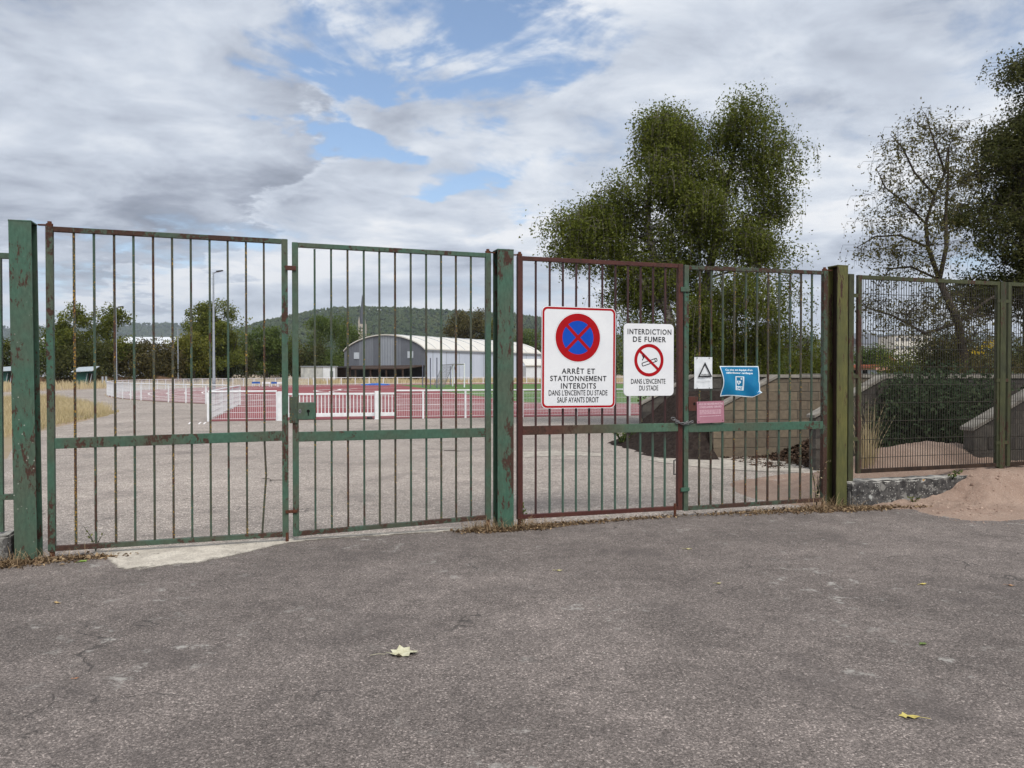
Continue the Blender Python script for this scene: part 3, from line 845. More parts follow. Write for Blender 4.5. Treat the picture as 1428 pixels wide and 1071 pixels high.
for body, xa, xb, yb, yt, bold, sp in (('ARRÊT ET', 783, 829.5, 520.8, 513.6, .014, 1.14), ('STATIONNEMENT', 767, 845.5, 531, 523.8, .014, 1.14), ('INTERDITS', 782, 831, 541.5, 534, .014, 1.14)):
    sg.text(body, xa, xb, yb, yt, M['black'], bold=bold, spacing=sp)
for body, xa, xb, yb, yt in (("DANS L'ENCEINTE DU STADE", 765, 847, 551, 543.8), ('SAUF AYANTS DROIT', 777, 835, 560.8, 553.5)):
    sg.text(body, xa, xb, yb, yt, M['black'], bold=.008)

sg = Sign('no_smoking_sign', 'white no smoking sign INTERDICTION DE FUMER, rounded corners', 870, 939.5, 451.5, 552, .045)
MB().prism(rrect(0, sg.w, 0, sg.h, .045), 'y', 0, .014).build('panel', M['signwhite'], sg.o, bevel=0.001)
cx, cz = sg.X(905), sg.Z(502.3); rr = (sg.X(925) - sg.X(885)) / 2 * 1.02
cg = MB()
c_, s_ = math.cos(R(18)), math.sin(R(18))
def rot(p): return (cx + rr * .04 + (c_ * p[0] - s_ * p[1]), cz - rr * .12 + (s_ * p[0] + c_ * p[1]))
cw, chh = rr * 1.1, rr * .24
cgm = ring_prism([rot(p) for p in rrect(-cw / 2, cw / 2, -chh / 2, chh / 2, chh * .3, 3)], [rot(p) for p in rrect(-cw / 2 + rr * .05, cw / 2 - rr * .05, -chh / 2 + rr * .05, chh / 2 - rr * .05, chh * .15, 3)], -.001, .0005)
cgm.prism([rot(p) for p in ((cw * .34, -chh / 2), (cw * .38, -chh / 2), (cw * .38, chh / 2), (cw * .34, chh / 2))], 'y', -.0012, .0004)
cgm.build('cigarette_outline', M['black'], sg.o)
sm = MB()
for k, (ax, az) in enumerate(((-.46, .0), (-.40, .10))):
    pts = [(cx + rr * (ax + .07 * math.sin(q * 3.2)), -.001, cz + rr * (az + .30 * q)) for q in np.linspace(0, 1, 9)]
    sm.tube(pts, rr * .028, 5)
sm.build('smoke_curl', M['black'], sg.o)
ring_prism(circle(cx, cz, rr), circle(cx, cz, rr * .80), -.0018, -.0004).build('red_ring', M['signred'], sg.o)
MB().prism(bar_poly(cx, cz, R(-42), rr * .90, rr * .16), 'y', -.0024, -.0010).build('cross_bar', M['signred'], sg.o)
sg.text('INTERDICTION', 875, 936, 466.3, 459.0, M['black'], bold=.016, spacing=1.16)
sg.text('DE FUMER', 882.5, 928.5, 476.8, 469.5, M['black'], bold=.016, spacing=1.16)
sg.text("DANS L'ENCEINTE", 880, 928, 535, 528.3, M['black'], bold=.008)
sg.text('DU STADE', 891.5, 918, 544.4, 537.6, M['black'], bold=.008)
for dx in (.40, .60):
    MB().box(sg.w * dx - .01, sg.w * dx + .01, .002, .012, sg.h, sg.h + .012).build('clamp', M['chain'], sg.o)

sg = Sign('warning_notice', 'small white laminated sheet with black triangle, tied above the pink plaque', 968, 993.5, 498, 542, .020)
pv, pf = [], []
nx, nz = 8, 12
for j in range(nz + 1):
    for i in range(nx + 1):
        u, w_ = i / nx, j / nz
        pv.append((u * sg.w, -.004 * math.sin(u * 9 + w_ * 3) - .006 * math.sin(math.pi * u), w_ * sg.h))
for j in range(nz):
    for i in range(nx): pf.append((j * (nx + 1) + i, j * (nx + 1) + i + 1, (j + 1) * (nx + 1) + i + 1, (j + 1) * (nx + 1) + i))
MB().add(pv, pf).build('sheet', M['paper'], sg.o, True)
tx = [sg.X(982), sg.X(972), sg.X(992)]; tz = [sg.Z(505), sg.Z(526), sg.Z(525.5)]
tri = [(tx[0], tz[0]), (tx[1], tz[1]), (tx[2], tz[2])]
mx_, mz_ = sum(tx) / 3, sum(tz) / 3
ring_prism(tri, [(mx_ + (p[0] - mx_) * .74, mz_ + (p[1] - mz_) * .74) for p in tri], -.018, -.0165).build('triangle', M['black'], sg.o)
sg.text('VIGIPIRATE', 976, 988.5, 523.4, 521.4, M['black'], bold=.02, y=-.018)
MB().box(sg.w * .10, sg.w * .93, -.0165, -.016, sg.Z(531.6), sg.Z(531.0)).build('rule', M['greytext'], sg.o)
for dx in (.14, .80):
    for dz in (.02, .97):
        MB().tube([(sg.w * dx, -.014, sg.h * dz), (sg.w * dx + .004, .03, sg.h * dz + .004)], .004, 6).build('cable_tie', M['black'], sg.o)

sg = Sign('defibrillator_notice', 'blue crumpled plastic notice with heart symbol and DAE, tied beside the white triangle sheet', 1003.5, 1057, 510.5, 553, .022)
def bwarp(u, w_):
    x = u * sg.w; z = w_ * sg.h; y = 0
    curl = max(0, 1 - u * 2.2) * math.sin(math.pi * min(1, max(0, (w_ - .02) * 1.0))) ** 1
    x += .030 * curl * (1 - abs(w_ - .33)); y -= .030 * math.sin(math.pi * (1 - w_) * .9) * (.4 + .6 * abs(u - .5) * 2)
    if w_ < .5: x += .012 * max(0, u - .5) * 2 * (1 - w_)
    z += .010 * math.sin(u * math.pi * 1.5 + .4) * (1 - w_)
    if u > .85 and w_ < .2: z += (u - .85) * .35 * (.2 - w_) / .2; y -= (u - .85) * .3 * (.2 - w_) / .2
    y += .006 * math.sin(u * 11 + w_ * 7)
    return (x, y, z)
def bmesh_grid(u0, u1, w0, w1, lift, nx, nz):
    mb = MB(); v_ = []
    for j in range(nz + 1):
        for i in range(nx + 1):
            p = bwarp(u0 + (u1 - u0) * i / nx, w0 + (w1 - w0) * j / nz); v_.append((p[0], p[1] - lift, p[2]))
    return mb.add(v_, [(j * (nx + 1) + i, j * (nx + 1) + i + 1, (j + 1) * (nx + 1) + i + 1, (j + 1) * (nx + 1) + i) for j in range(nz) for i in range(nx)])
bmesh_grid(0, 1, 0, 1, 0, 24, 18).build('sheet', M['bannerwhite'], sg.o, True)
bmesh_grid(.022, .978, .03, .97, .0012, 24, 18).build('blue_print', M['bannerblue'], sg.o, True)
bw = lambda p: (lambda q: (q[0], q[1] - .0022, q[2]))(bwarp(p[0] / sg.w, p[2] / sg.h))
lettering(sg.o, "Ce site est équipé d'un", sg.w * .13, sg.w * .84, sg.h * .845, sg.h * .905, 0, M['bannerwhite'], bold=.03, warp=bw)
lettering(sg.o, 'défibrillateur cardiaque', sg.w * .13, sg.w * .84, sg.h * .745, sg.h * .805, 0, M['bannerwhite'], bold=.03, warp=bw)
fr = MB()
for u0, u1, w0, w1 in ((.385, .415, .20, .66), (.575, .605, .20, .66), (.415, .575, .63, .66), (.415, .575, .20, .33)):
    q = bmesh_grid(u0, u1, w0, w1, .0022, 3, 6); fr.add(q.v, q.f)
fr.build('symbol_frame', M['bannerwhite'], sg.o)
lettering(sg.o, 'DAE', sg.w * .425, sg.w * .565, sg.h * .225, sg.h * .305, 0, M['bannerblue'], bold=.03, warp=lambda p: (lambda q: (q[0], q[1] - .0032, q[2]))(bwarp(p[0] / sg.w, p[2] / sg.h)))
hp = [(16 * math.sin(a) ** 3, 13 * math.cos(a) - 5 * math.cos(2 * a) - 2 * math.cos(3 * a) - math.cos(4 * a)) for a in np.linspace(0, 2 * math.pi, 28, False)]
hv = [bw((sg.w * (.480 + p[0] / 16 * .055), 0, sg.h * (.455 + p[1] / 16 * .085))) for p in hp]
ht = MB().add(hv, [tuple(range(28))]).build('heart', M['bannerwhite'], sg.o)
bz = [(0, .06), (-.018, .0), (.004, .0), (-.008, -.06), (.020, .015), (.0, .015)]
MB().add([(lambda q: (q[0], q[1] - .001, q[2]))(bw((sg.w * (.480 + p[0]), 0, sg.h * (.455 + p[1])))) for p in bz], [tuple(range(6))]).build('bolt_mark', M['bannerblue'], ht)
cm = MB()
for u0, u1, w0, w1 in ((.515, .562, .565, .590), (.529, .548, .545, .612)):
    q = bmesh_grid(u0, u1, w0, w1, .0022 + u0 * .0004, 1, 1); cm.add(q.v, q.f)
cm.build('cross_mark', M['bannerwhite'], sg.o)

sg = Sign('pink_plaque', 'faded pink metal plaque with pale lettering fixed above the middle rail', 972.3, 1010, 560, 590, .045, R(-1.2))
MB().box(0, sg.w, 0, .004, 0, sg.h).build('panel', M['pink'], sg.o)
sg.text('VILLE DE NEUVES-MAISONS', 974.5, 1008.5, 564.9, 562.2, M['pinktext'], bold=.02, y=-.0012)
sg.text('STADE ANDRE GERARD', 976, 1006.5, 569.0, 566.4, M['pinktext'], bold=.02, y=-.0012)
rl = random.Random(5)
for y in (572.4, 574.0, 575.6, 577.2, 580.6):
    x = 976; q = MB()
    while x < 1005:
        e = x + rl.uniform(1.0, 3.4)
        q.box(sg.X(x), sg.X(min(e, 1007)), -.001, .0002, sg.Z(y + .35), sg.Z(y - .35)); x = e + .7
    q.build('faded_text_line', M['pinktext'], sg.o)
for dx, dz in ((.06, .07), (.94, .09), (.06, .94), (.93, .95)):
    MB().prism(circle(sg.w * dx, sg.h * dz, .005, 8), 'y', -.003, .001).build('screw', M['rusty'], sg.o)

# ------------------------------------------------------------------ mesh fence to the right, and the stub to the left
def fence_panel(label, sa, sb, zb, zt, mat, group=None):
    o = thing('mesh_fence_panel', label, 'fence', L(sa), ANG, group)
    w = sb - sa
    MB().box(0, .05, -.02, .02, zb, zt).build('stile', mat, o, bevel=.003)
    MB().box(w - .05, w, -.02, .02, zb, zt).build('stile', mat, o, bevel=.003)
    MB().box(.0505, w - .0505, -.0195, .0195, zt - .045, zt - .001).build('top_rail', mat, o, bevel=.003)
    MB().box(.0505, w - .0505, -.0195, .0195, zb + .001, zb + .045).build('bottom_rail', M['dark_rust'], o, bevel=.003)
    me = MB().tube([(0, .004, zb + .04), (0, .004, zt - .04)], .0040, 5, False).mesh('upright_wire', M['wire'])
    x = .05 + .035
    while x < w - .06:
        link('upright_wire', me, o, (x, 0, 0)); x += .036
    me = MB().tube([(.045, -.003, 0), (w - .045, -.003, 0)], .0034, 5, False).mesh('cross_wire', M['wire'])
    z = zb + .17
    while z < zt - .06:
        link('cross_wire', me, o, (0, 0, z)); z += .205
    return o
sa, zt_ = S(1195.5, 383.5); sb, _ = S(1394, 394); _, zb_ = S(1198, 660)
fence_panel('olive framed wire mesh fence panel in front of the dark weeds', sa, sb, zb_, zt_, M['olive_fence'], 'wire mesh fence panels')
sc0, _ = S(1404.5, 395)
fence_panel('olive framed wire mesh fence panel half out of view above the sand', sc0, sc0 + 2.1, zb_, zt_, M['olive_fence'], 'wire mesh fence panels')
def angle_post(label, x0, x1, yt, zb, brz, side):
    s0, z1 = S(x0, yt, .02); s1, _ = S(x1, yt, .02)
    o = thing('fence_post', label, 'post', L(s0), ANG, 'thin fence posts')
    w = s1 - s0
    MB().box(0, w, -.03, -.024, zb, z1).build('flange', M['olive_fence'], o)
    MB().box(0, .006, -.0235, .03, zb, z1).build('flange', M['olive_fence'], o)
    for z in brz:
        for sd in side:
            xa, xb = (w, w + .06) if sd > 0 else (-.05, 0)
            MB().box(xa, xb, -.027, .0, z - .02, z + .02).build('bracket', M['olive_fence'], o)
    return o
angle_post('thin olive fence post bolted beside the olive gate post', 1183.5, 1190.5, 382, .25, (.75, 1.45, 2.35), (1,))
angle_post('thin olive fence post between the two mesh panels, its foot in the sand', 1395.0, 1402.5, 393, .25, (.65, 1.40, 2.35), (1, -1))
# lichened concrete kerb under the fence
t = NT('lichened_concrete')
v = t.coord(rand=False)
c = t.mix(t.map(t.noise(v, 9, 8, 0.7), 0.38, 0.62), (0.028, 0.026, 0.026), (0.10, 0.095, 0.09))
vo = t.vor(v, 7.0)
sepc = t.n('ShaderNodeSeparateColor'); t.put(sepc.inputs[0], vo.outputs['Color'])
wob = t.math('ADD', vo.outputs['Distance'], t.math('MULTIPLY', t.math('SUBTRACT', t.noise(v, 30, 4), 0.5), 0.25))
disc = t.math('MULTIPLY', t.map(wob, 0.26, 0.34, 1.0, 0.0), t.map(sepc.outputs[0], 0.66, 0.70))
c = t.mix(t.math('MULTIPLY', disc, t.map(wob, 0.05, 0.30, 0.45, 1.0)), c, (0.46, 0.46, 0.43))
disc2 = t.math('MULTIPLY', t.map(wob, 0.20, 0.28, 1.0, 0.0), t.map(sepc.outputs[1], 0.94, 0.95))
c = t.mix(disc2, c, (0.42, 0.20, 0.02))
vs = t.vor(v, 42.0); sp2 = t.n('ShaderNodeSeparateColor'); t.put(sp2.inputs[0], vs.outputs['Color'])
speck = t.math('MULTIPLY', t.map(vs.outputs['Distance'], 0.22, 0.36, 1.0, 0.0), t.map(sp2.outputs[0], 0.55, 0.6))
c = t.mix(t.math('MULTIPLY', speck, 0.8), c, (0.42, 0.41, 0.38))
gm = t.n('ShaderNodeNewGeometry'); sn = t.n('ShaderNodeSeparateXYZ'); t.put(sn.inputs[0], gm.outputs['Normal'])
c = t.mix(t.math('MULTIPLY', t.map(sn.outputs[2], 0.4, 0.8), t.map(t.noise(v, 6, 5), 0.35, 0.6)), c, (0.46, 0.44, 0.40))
c = t.mix(t.math('MULTIPLY', t.map(t.noise(v, 7, 9, 0.72), 0.52, 0.60), 0.7), c, (0.30, 0.29, 0.265))
M['lichen'] = t.principled(c, 0.95, t.bump(t.noise(v, 18, 8, 0.7), 0.8, 0.01))
def rough_block(name, label, s0, s1, d0, d1, h, seed):
    o = tag(link(name, None), label, 'kerb')
    bm = bmesh.new()
    bmesh.ops.create_cube(bm, size=1)
    for q in bm.verts: q.co = Vector((q.co.x * (s1 - s0), q.co.y * (d1 - d0), (q.co.z + .5) * h))
    bmesh.ops.bevel(bm, geom=list(bm.edges), offset=.015, segments=2, affect='EDGES')
    long_ = [e for e in bm.edges if abs((e.verts[0].co - e.verts[1].co).x) > .5]
    bmesh.ops.subdivide_edges(bm, edges=long_, cuts=40, use_grid_fill=True)
    rr_ = random.Random(seed)
    for q in bm.verts:
        if q.co.z > .02: q.co += Vector((0, rr_.uniform(-.008, .008), rr_.uniform(-.010, .008)))
    me = bpy.data.meshes.new(name); bm.to_mesh(me); bm.free(); me.materials.append(M['lichen'])
    bpy.data.objects.remove(o)
    return tag(link(name, me, None, L((s0 + s1) / 2, -(d0 + d1) / 2), ANG), label, 'kerb')
rough_block('concrete_kerb', 'low dark concrete kerb spotted with white and orange lichen', POST3[0] + .09, POST3[0] + 3.0, -.12, .12, .285, 4)
rough_block('concrete_kerb', 'dark concrete block at the foot of the rusty green post', POST1[0] - 2.6, POST1[0] - .10, -.12, .12, .22, 6)
o = thing('railing_panel', 'green railing stub joined to the side of the rusty post', 'fence', L(POST1[0] - .09), ANG)
_, zr1 = S(8, 357); _, zr2 = S(8, 693); sst, _ = S(-1, 500)
xs = sst - (POST1[0] - .09)
MB().beam((-2.2, 0, zr1), (0, 0, zr1), .04, .045).build('top_rail', gb, o, bevel=.003)
MB().beam((-2.2, 0, zr2), (0, 0, zr2), .04, .045).build('bottom_rail', gb, o, bevel=.003)
for k, x in enumerate((xs, xs - .5, xs - 1.0, xs - 1.5)):
    MB().box(x - .022, x + .022, -.0195, .0195, .23, zr1 + .02).build('upright', gb, o, bevel=.003)

# ------------------------------------------------------------------ storage bays of concrete block
def clip(poly, a, b, c):
    """keep a*x + b*z <= c"""
    out = []
    for i, p in enumerate(poly):
        q = poly[(i + 1) % len(poly)]
        dp, dq = a * p[0] + b * p[1] - c, a * q[0] + b * q[1] - c
        if dp <= 0: out.append(p)
        if dp * dq < 0:
            k = dp / (dp - dq); out.append((p[0] + (q[0] - p[0]) * k, p[1] + (q[1] - p[1]) * k))
    return out
BLK = [basic('concrete_block_%d' % i, c1, c2, 14, 0.95, 0.5, 0.006) for i, (c1, c2) in enumerate(
    (((0.185, 0.148, 0.105), (0.135, 0.108, 0.080)), ((0.160, 0.130, 0.096), (0.118, 0.097, 0.074)), ((0.205, 0.164, 0.116), (0.15, 0.122, 0.090))))]
BLKD = [basic('weathered_block_%d' % i, c1, c2, 10, 0.95, 0.5, 0.006) for i, (c1, c2) in enumerate(
    (((0.092, 0.082, 0.072), (0.056, 0.050, 0.045)), ((0.078, 0.070, 0.063), (0.046, 0.041, 0.038)), ((0.11, 0.099, 0.085), (0.070, 0.063, 0.056))))]
M['mortar'] = basic('mortar', (0.10, 0.09, 0.078), (0.14, 0.125, 0.105), 20, 0.95)
M['coping'] = basic('weathered_coping', (0.30, 0.275, 0.235), (0.17, 0.155, 0.135), 6, 0.95, 0.4, 0.008)
def block_wall(label, org, ang, length, blk, z0, z1, rise, th=0.19, course=0.165, bl=0.40, cope=True, seed=1):
    """wall whose top slopes from z0 up to z1 over `rise` metres, then runs level"""
    rr_ = random.Random(seed)
    o = thing('block_wall', label, 'wall', (org[0], org[1], 0), ang)
    ct = 0.055
    k = (z1 - z0) / rise if rise > 0 else 0
    top = lambda p: clip(clip(p, -k, 1, z0), 0, 1, z1)
    core = top([(0.012, -.05), (length - .012, -.05), (length - .012, 3), (0.012, 3)])
    core = clip(core, -k, 1, z0 - .012)
    MB().prism(core, 'y', .010, th - .010).build('mortar', M['mortar'], o)
    j = 0; z = 0.0; shared = {}
    while z < z1:
        x = -bl / 2 if j % 2 else 0.0
        while x < length - .02:
            p = [(max(0, x) + .005, z + .004), (min(length, x + bl) - .005, z + .004), (min(length, x + bl) - .005, z + course - .004), (max(0, x) + .005, z + course - .004)]
            if p[1][0] - p[0][0] > .03:
                q = top(p)
                if len(q) >= 3:
                    area = abs(sum(q[i][0] * q[(i + 1) % len(q)][1] - q[(i + 1) % len(q)][0] * q[i][1] for i in range(len(q)))) / 2
                    if area > .002:
                        mi = rr_.randrange(3); pr = rr_.uniform(-.004, .004)
                        if q == p and abs(p[1][0] - p[0][0] - bl + .01) < 1e-4:
                            if mi not in shared:
                                shared[mi] = MB().box(0, bl - .01, 0, th, 0, course - .008).mesh('block', blk[mi], bevel=.006)
                            link('block', shared[mi], o, (p[0][0], pr, p[0][1]))
                        else:
                            b_ = MB().prism(q, 'y', 0, th).build('block', blk[mi], o); b_.location = (0, pr, 0)
            x += bl
        z += course; j += 1
    if cope:
        q = MB()
        if rise > 0: q.prism([(-.03, z0 + .004), (rise, z1 + .004), (rise, z1 + ct + .004), (-.03, z0 + ct * 1.1 - .03 * k + .004)], 'y', -.025, th + .025)
        q.prism([(rise + .001, z1 + .004), (length, z1 + .004), (length, z1 + ct + .004), (rise + .001, z1 + ct + .004)], 'y', -.025, th + .025)
        q.build('coping', M['coping'], o, bevel=.006)
    return o
WA = R(9)
wa, wb, wc_, wd = G(896, 617), G(994.5, 638), G(1137, 657), P(1358, 640, 9.85)
block_wall('grey block wing wall with sloping top, behind the dark soil heap', wa, WA, 3.7, BLKD, .80, 1.40, 1.15, seed=1)
block_wall('tan block wing wall with sloping pale coping, between soil heap and leaf heap', wb, WA, 3.7, BLK, .80, 1.40, 1.2, seed=2)
block_wall('dark block wing wall just behind the olive gate post', wc_, WA, 3.7, BLKD, .80, 1.40, 1.15, seed=3)
block_wall('dark block wing wall rising behind the wire mesh beside the sand', wd, WA, 3.7, BLKD, .74, 1.40, 1.25, seed=4)
e1 = Vector((wd[0] + 3.75 * math.cos(WA), wd[1] + 3.75 * math.sin(WA), 0)); e0 = Vector((wa[0] + 3.75 * math.cos(WA), wa[1] + 3.75 * math.sin(WA) + .3, 0))
bdir = e1 - e0
block_wall('long dark block wall closing the bays behind the weeds', e0, math.atan2(bdir.y, bdir.x), bdir.length + 3.5, BLKD, 1.42, 1.42, 0, cope=True, seed=5)

# ------------------------------------------------------------------ heaps
from mathutils import noise as mn
def heightfield(name, org, ux, uy, nx, ny, lx, ly, fn, mat):
    v, idx, f = [], {}, []
    for j in range(ny + 1):
        for i in range(nx + 1):
            a, b = lx[0] + (lx[1] - lx[0]) * i / nx, ly[0] + (ly[1] - ly[0]) * j / ny
            p = org + ux * a + uy * b
            v.append((p.x, p.y, fn(a, b)))
    for j in range(ny):
        for i in range(nx):
            q = (j * (nx + 1) + i, j * (nx + 1) + i + 1, (j + 1) * (nx + 1) + i + 1, (j + 1) * (nx + 1) + i)
            if max(v[k][2] for k in q) > -.01: f.append(q)
    used = sorted({k for q in f for k in q}); mp = {k: n for n, k in enumerate(used)}
    me = np_mesh(name, [v[k] for k in used], [[mp[k] for k in q] for q in f], mat, smooth=True)
    # faces may point down: make them look up
    bm = bmesh.new(); bm.from_mesh(me)
    if sum(q.normal.z for q in bm.faces) < 0: bmesh.ops.reverse_faces(bm, faces=bm.faces)
    bm.to_mesh(me); bm.free()
    return link(name, me)
def fb(x, y, sc_, oc=4):
    return mn.fractal(Vector((x * sc_, y * sc_, 3.1)), 1.0, 2.0, oc)
def sst(a, b, x):
    k = min(1, max(0, (x - a) / (b - a))); return k * k * (3 - 2 * k)
t = NT('pink_sand'); v = t.coord(rand=False)
c = t.mix(t.map(t.noise(v, 1.6, 7, 0.65), 0.35, 0.65), (0.40, 0.280, 0.218), (0.49, 0.360, 0.285))
vo = t.vor(v, 150); sp_ = t.n('ShaderNodeSeparateColor'); t.put(sp_.inputs[0], vo.outputs['Color'])
c = t.mix(t.map(sp_.outputs[0], 0.0, 1.0, 0.0, 0.30), c, (0.22, 0.15, 0.115))
c = t.mix(t.map(sp_.outputs[1], 0.93, 0.97, 0.0, 0.5), c, (0.66, 0.55, 0.46))
M['sand'] = t.principled(c, 0.95, t.bump(t.math('ADD', t.noise(v, 22, 8, 0.7), t.math('MULTIPLY', vo.outputs['Distance'], 0.3)), 0.9, 0.035), 0.0, 0.1)
def sandh(s, tt):     # s along the gate line, tt towards the forecourt
    sl = sst(8.55, 9.9, s + .5 * fb(s, tt, .9))
    # the spill in front of the fence
    front = .88 + .18 * math.sin(s * 1.3) + .25 * fb(s * 1.0, tt, 1.3) + .16 * fb(s, tt, 5.0)
    h1 = .345 * sl * (1 - sst(.02, max(.5, front), tt)) if tt > 0 else .345 * sl
    # the heap behind the fence
    hump = .50 * math.exp(-((s - 10.1) / 1.25) ** 2 - ((tt + 1.0) / .75) ** 2) + .30 * math.exp(-((s - 8.9) / .8) ** 2 - ((tt + .7) / .6) ** 2) + .36 * math.exp(-((s - 12.2) / 1.4) ** 2 - ((tt + .6) / .9) ** 2)
    back = 1 - sst(1.6, 2.4, -tt)
    h = max(h1 * back, hump * (1 if tt < .1 else math.exp(-((tt - .1) / .35) ** 2)))
    # thin layer blown over the ground inside the gate
    thin = .085 * math.exp(-((s - 8.25) / .75) ** 2 - ((tt + 1.25) / .80) ** 2) - .016
    thin2 = .030 * sst(7.9, 8.6, s) * math.exp(-((tt - .75) / .55) ** 2) - .010
    h = max(h, thin, thin2)
    if s < POST3[0] + .1 and tt > -.1: h = min(h, -.02 + max(0, thin) * .5)
    if h < .004: return -.03
    return h + (.036 * fb(s, tt, 3.2, 6) + .014 * fb(s, tt, 13, 4) if h > .015 else .006 * fb(s, tt, 5)) + .004
sand_o = tag(heightfield('sand_heap', A0, GD, GN, 300, 150, (5.2, 14.5), (-2.6, 1.9), sandh, M['sand']), 'heap of pinkish sand spilling under the wire mesh fence', 'sand heap')
M['soil'] = basic('dark_soil', (0.026, 0.019, 0.017), (0.050, 0.038, 0.032), 12, 0.98, 0.9, 0.04, spec=0.05)
ux = Vector((math.cos(WA), math.sin(WA), 0)); uy = Vector((-math.sin(WA), math.cos(WA), 0))
def soilh(a, b):
    if a > -.02 and b < .02: return -.1
    h = 1.12 * sst(-1.3, .75, a + .12 * fb(a, b, .9)) ** 1.1
    if a < .1: h *= sst(-.95, .75, b + .12 * fb(a, b, 1.1))
    return max(-.05, h - .03) + .035 * fb(a, b, 3.5, 5)
tag(heightfield('soil_heap', Vector((wb[0] - .05, wb[1] + .2, 0)), ux, uy, 110, 80, (-1.9, 3.6), (-1.0, 2.75), soilh, M['soil']), 'heap of dark brown soil between two block walls', 'soil heap')
def litterh(a, b): return max(-.05, .50 * sst(1.0, 3.0, a) + .0) * (1 - .25 * sst(.4, 1.9, 1.9 - b)) - .03 + .03 * fb(a, b, 4, 4)
lh = thing('leaf_heap', 'heap of fallen brown leaves against the tan block wall', 'leaf heap', (0, 0, 0))
org = Vector((wb[0], wb[1] - 2.0, 0))
hf = heightfield('mound', org, ux, uy, 50, 30, (.5, 3.3), (.28, 1.97), litterh, M['soil']); hf.parent = lh
rg = np.random.default_rng(11)
def leaf_quads(cent, size, rg, flat=0.0, aspect=0.62):
    """diamond leaves: 4 verts each, random facing; flat pulls the normals upward"""
    n = len(cent)
    nrm_ = rg.normal(size=(n, 3)); nrm_[:, 2] += flat * np.sign(rg.normal(size=n) + 5)
    nrm_ /= np.linalg.norm(nrm_, axis=1, keepdims=True) + 1e-9
    a = np.cross(nrm_, rg.normal(size=(n, 3))); a /= np.linalg.norm(a, axis=1, keepdims=True) + 1e-9
    b = np.cross(nrm_, a)
    sz = (np.asarray(size) * rg.uniform(.7, 1.3, n))[:, None]
    fold = nrm_ * sz * .15
    v_ = np.stack([cent - a * sz * .55, cent + b * sz * aspect * .5 + fold, cent + a * sz * .55, cent - b * sz * aspect * .5 + fold], 1).reshape(-1, 3)
    return v_, np.arange(n * 4).reshape(n, 4)
pa, pb = rg.uniform(.4, 3.2, 5200), rg.uniform(.27, 1.95, 5200)
cen = np.array([tuple(org + ux * a + uy * b) for a, b in zip(pa, pb)]); cen[:, 2] = [litterh(a, b) + rg.uniform(.005, .03) for a, b in zip(pa, pb)]
v_, f_ = leaf_quads(cen, .075, rg, 1.2)
stuff(link('fallen_leaves', np_mesh('fallen_leaves', v_, f_, M['leaf_litter'], rg.uniform(0, 1, len(f_))), lh))

# ------------------------------------------------------------------ white track fences
FH = 0.93
def rail_fence(label, pts, mesh=True, post_w=.06, h=FH, group='white railings round the track', posts=None, wires=True, rails=(), rail_w=.055):
    """white railing along ground points; a post at each point"""
    base = Vector((pts[0][0], pts[0][1], 0))
    o = thing('track_railing', label, 'railing', base, 0, group)
    q = [Vector((p[0], p[1], 0)) - base for p in pts]
    pm = MB().box(-post_w / 2, post_w / 2, -post_w / 2, post_w / 2, 0, h - .03).mesh('post', M['whitepaint'])
    for i, p in enumerate(q):
        if posts is None or i in posts:
            d = q[min(i + 1, len(q) - 1)] - q[max(i - 1, 0)]
            link('post', pm, o, p, math.atan2(d.y, d.x))
    MB().tube([p + Vector((0, 0, h - .005)) for p in q], rail_w / 2, 8).build('top_rail', M['whitepaint'], o)
    for z in rails:
        MB().tube([p + Vector((0, 0, z)) for p in q], .02, 6).build('lower_rail', M['whitepaint'], o)
    if wires:
        w = MB()
        for i in range(len(q) - 1):
            a, b = q[i], q[i + 1]
            n = max(1, int((b - a).length / wires_step))
            for k in range(n):
                p = a.lerp(b, (k + .5) / n)
                w.add([p + Vector((-.003, -.003, .06)), p + Vector((.003, .003, .06)), p + Vector((.003, .003, h - .08)), p + Vector((-.003, -.003, h - .08))], [(0, 1, 2, 3)])
                w.add([p + Vector((-.003, .003, .06)), p + Vector((.003, -.003, .06)), p + Vector((.003, -.003, h - .08)), p + Vector((-.003, .003, h - .08))], [(0, 1, 2, 3)])
        for z in (.08, .27, .46, .65, .82):
            w.tube([p + Vector((0, 0, z)) for p in q], .006, 4, False)
        stuff(w.build('mesh_infill', M['whitepaint'], o))
    return o
wires_step = .055
FDIR = (F1 - F0).normalized()
def on_near(x):       # point of the straight fence line on the sight line through column x
    u = (x - CX) / FPX
    k = (u * F0.y - F0.x) / (FDIR.x - u * FDIR.y)
    return F0 + FDIR * k
rail_fence('white mesh railing panel ending at a white double gate post', [on_near(290), on_near(340), on_near(386)], posts=(0, 2))
wires_step = .11
rail_fence('short white railing running back from the corner panel to the curved railing', [F0 + Vector((-.05, .25, 0)), F0.lerp(R1, .35), F0.lerp(R1, .7), R1 + Vector((.1, -.2, 0))])
wires_step = .055
pts = [on_near(553)] + [on_near(590), on_near(649), on_near(728.6), on_near(804), on_near(878)]
stp = (pts[-1] - pts[-2])
pts += [pts[-1] + stp * k for k in (1, 2, 3, 4, 5)]
rail_fence('long straight white mesh railing in front of the red track', pts, posts=range(1, len(pts)))
ca = np.arange(235.0, 148.0, -2.35)
rail_fence('curved white railing bending away along the outside of the track', [circ(TR, a) for a in ca])
wires_step = .11
rail_fence('far white railing in front of the dry grass and barn', [circ(TR + .0, a) for a in np.arange(147, 103, -2.9)] + [far_ + TD * k for k in np.arange(2, 60, 2.4)], wires=False, rails=(.10,), post_w=.09, rail_w=.08)
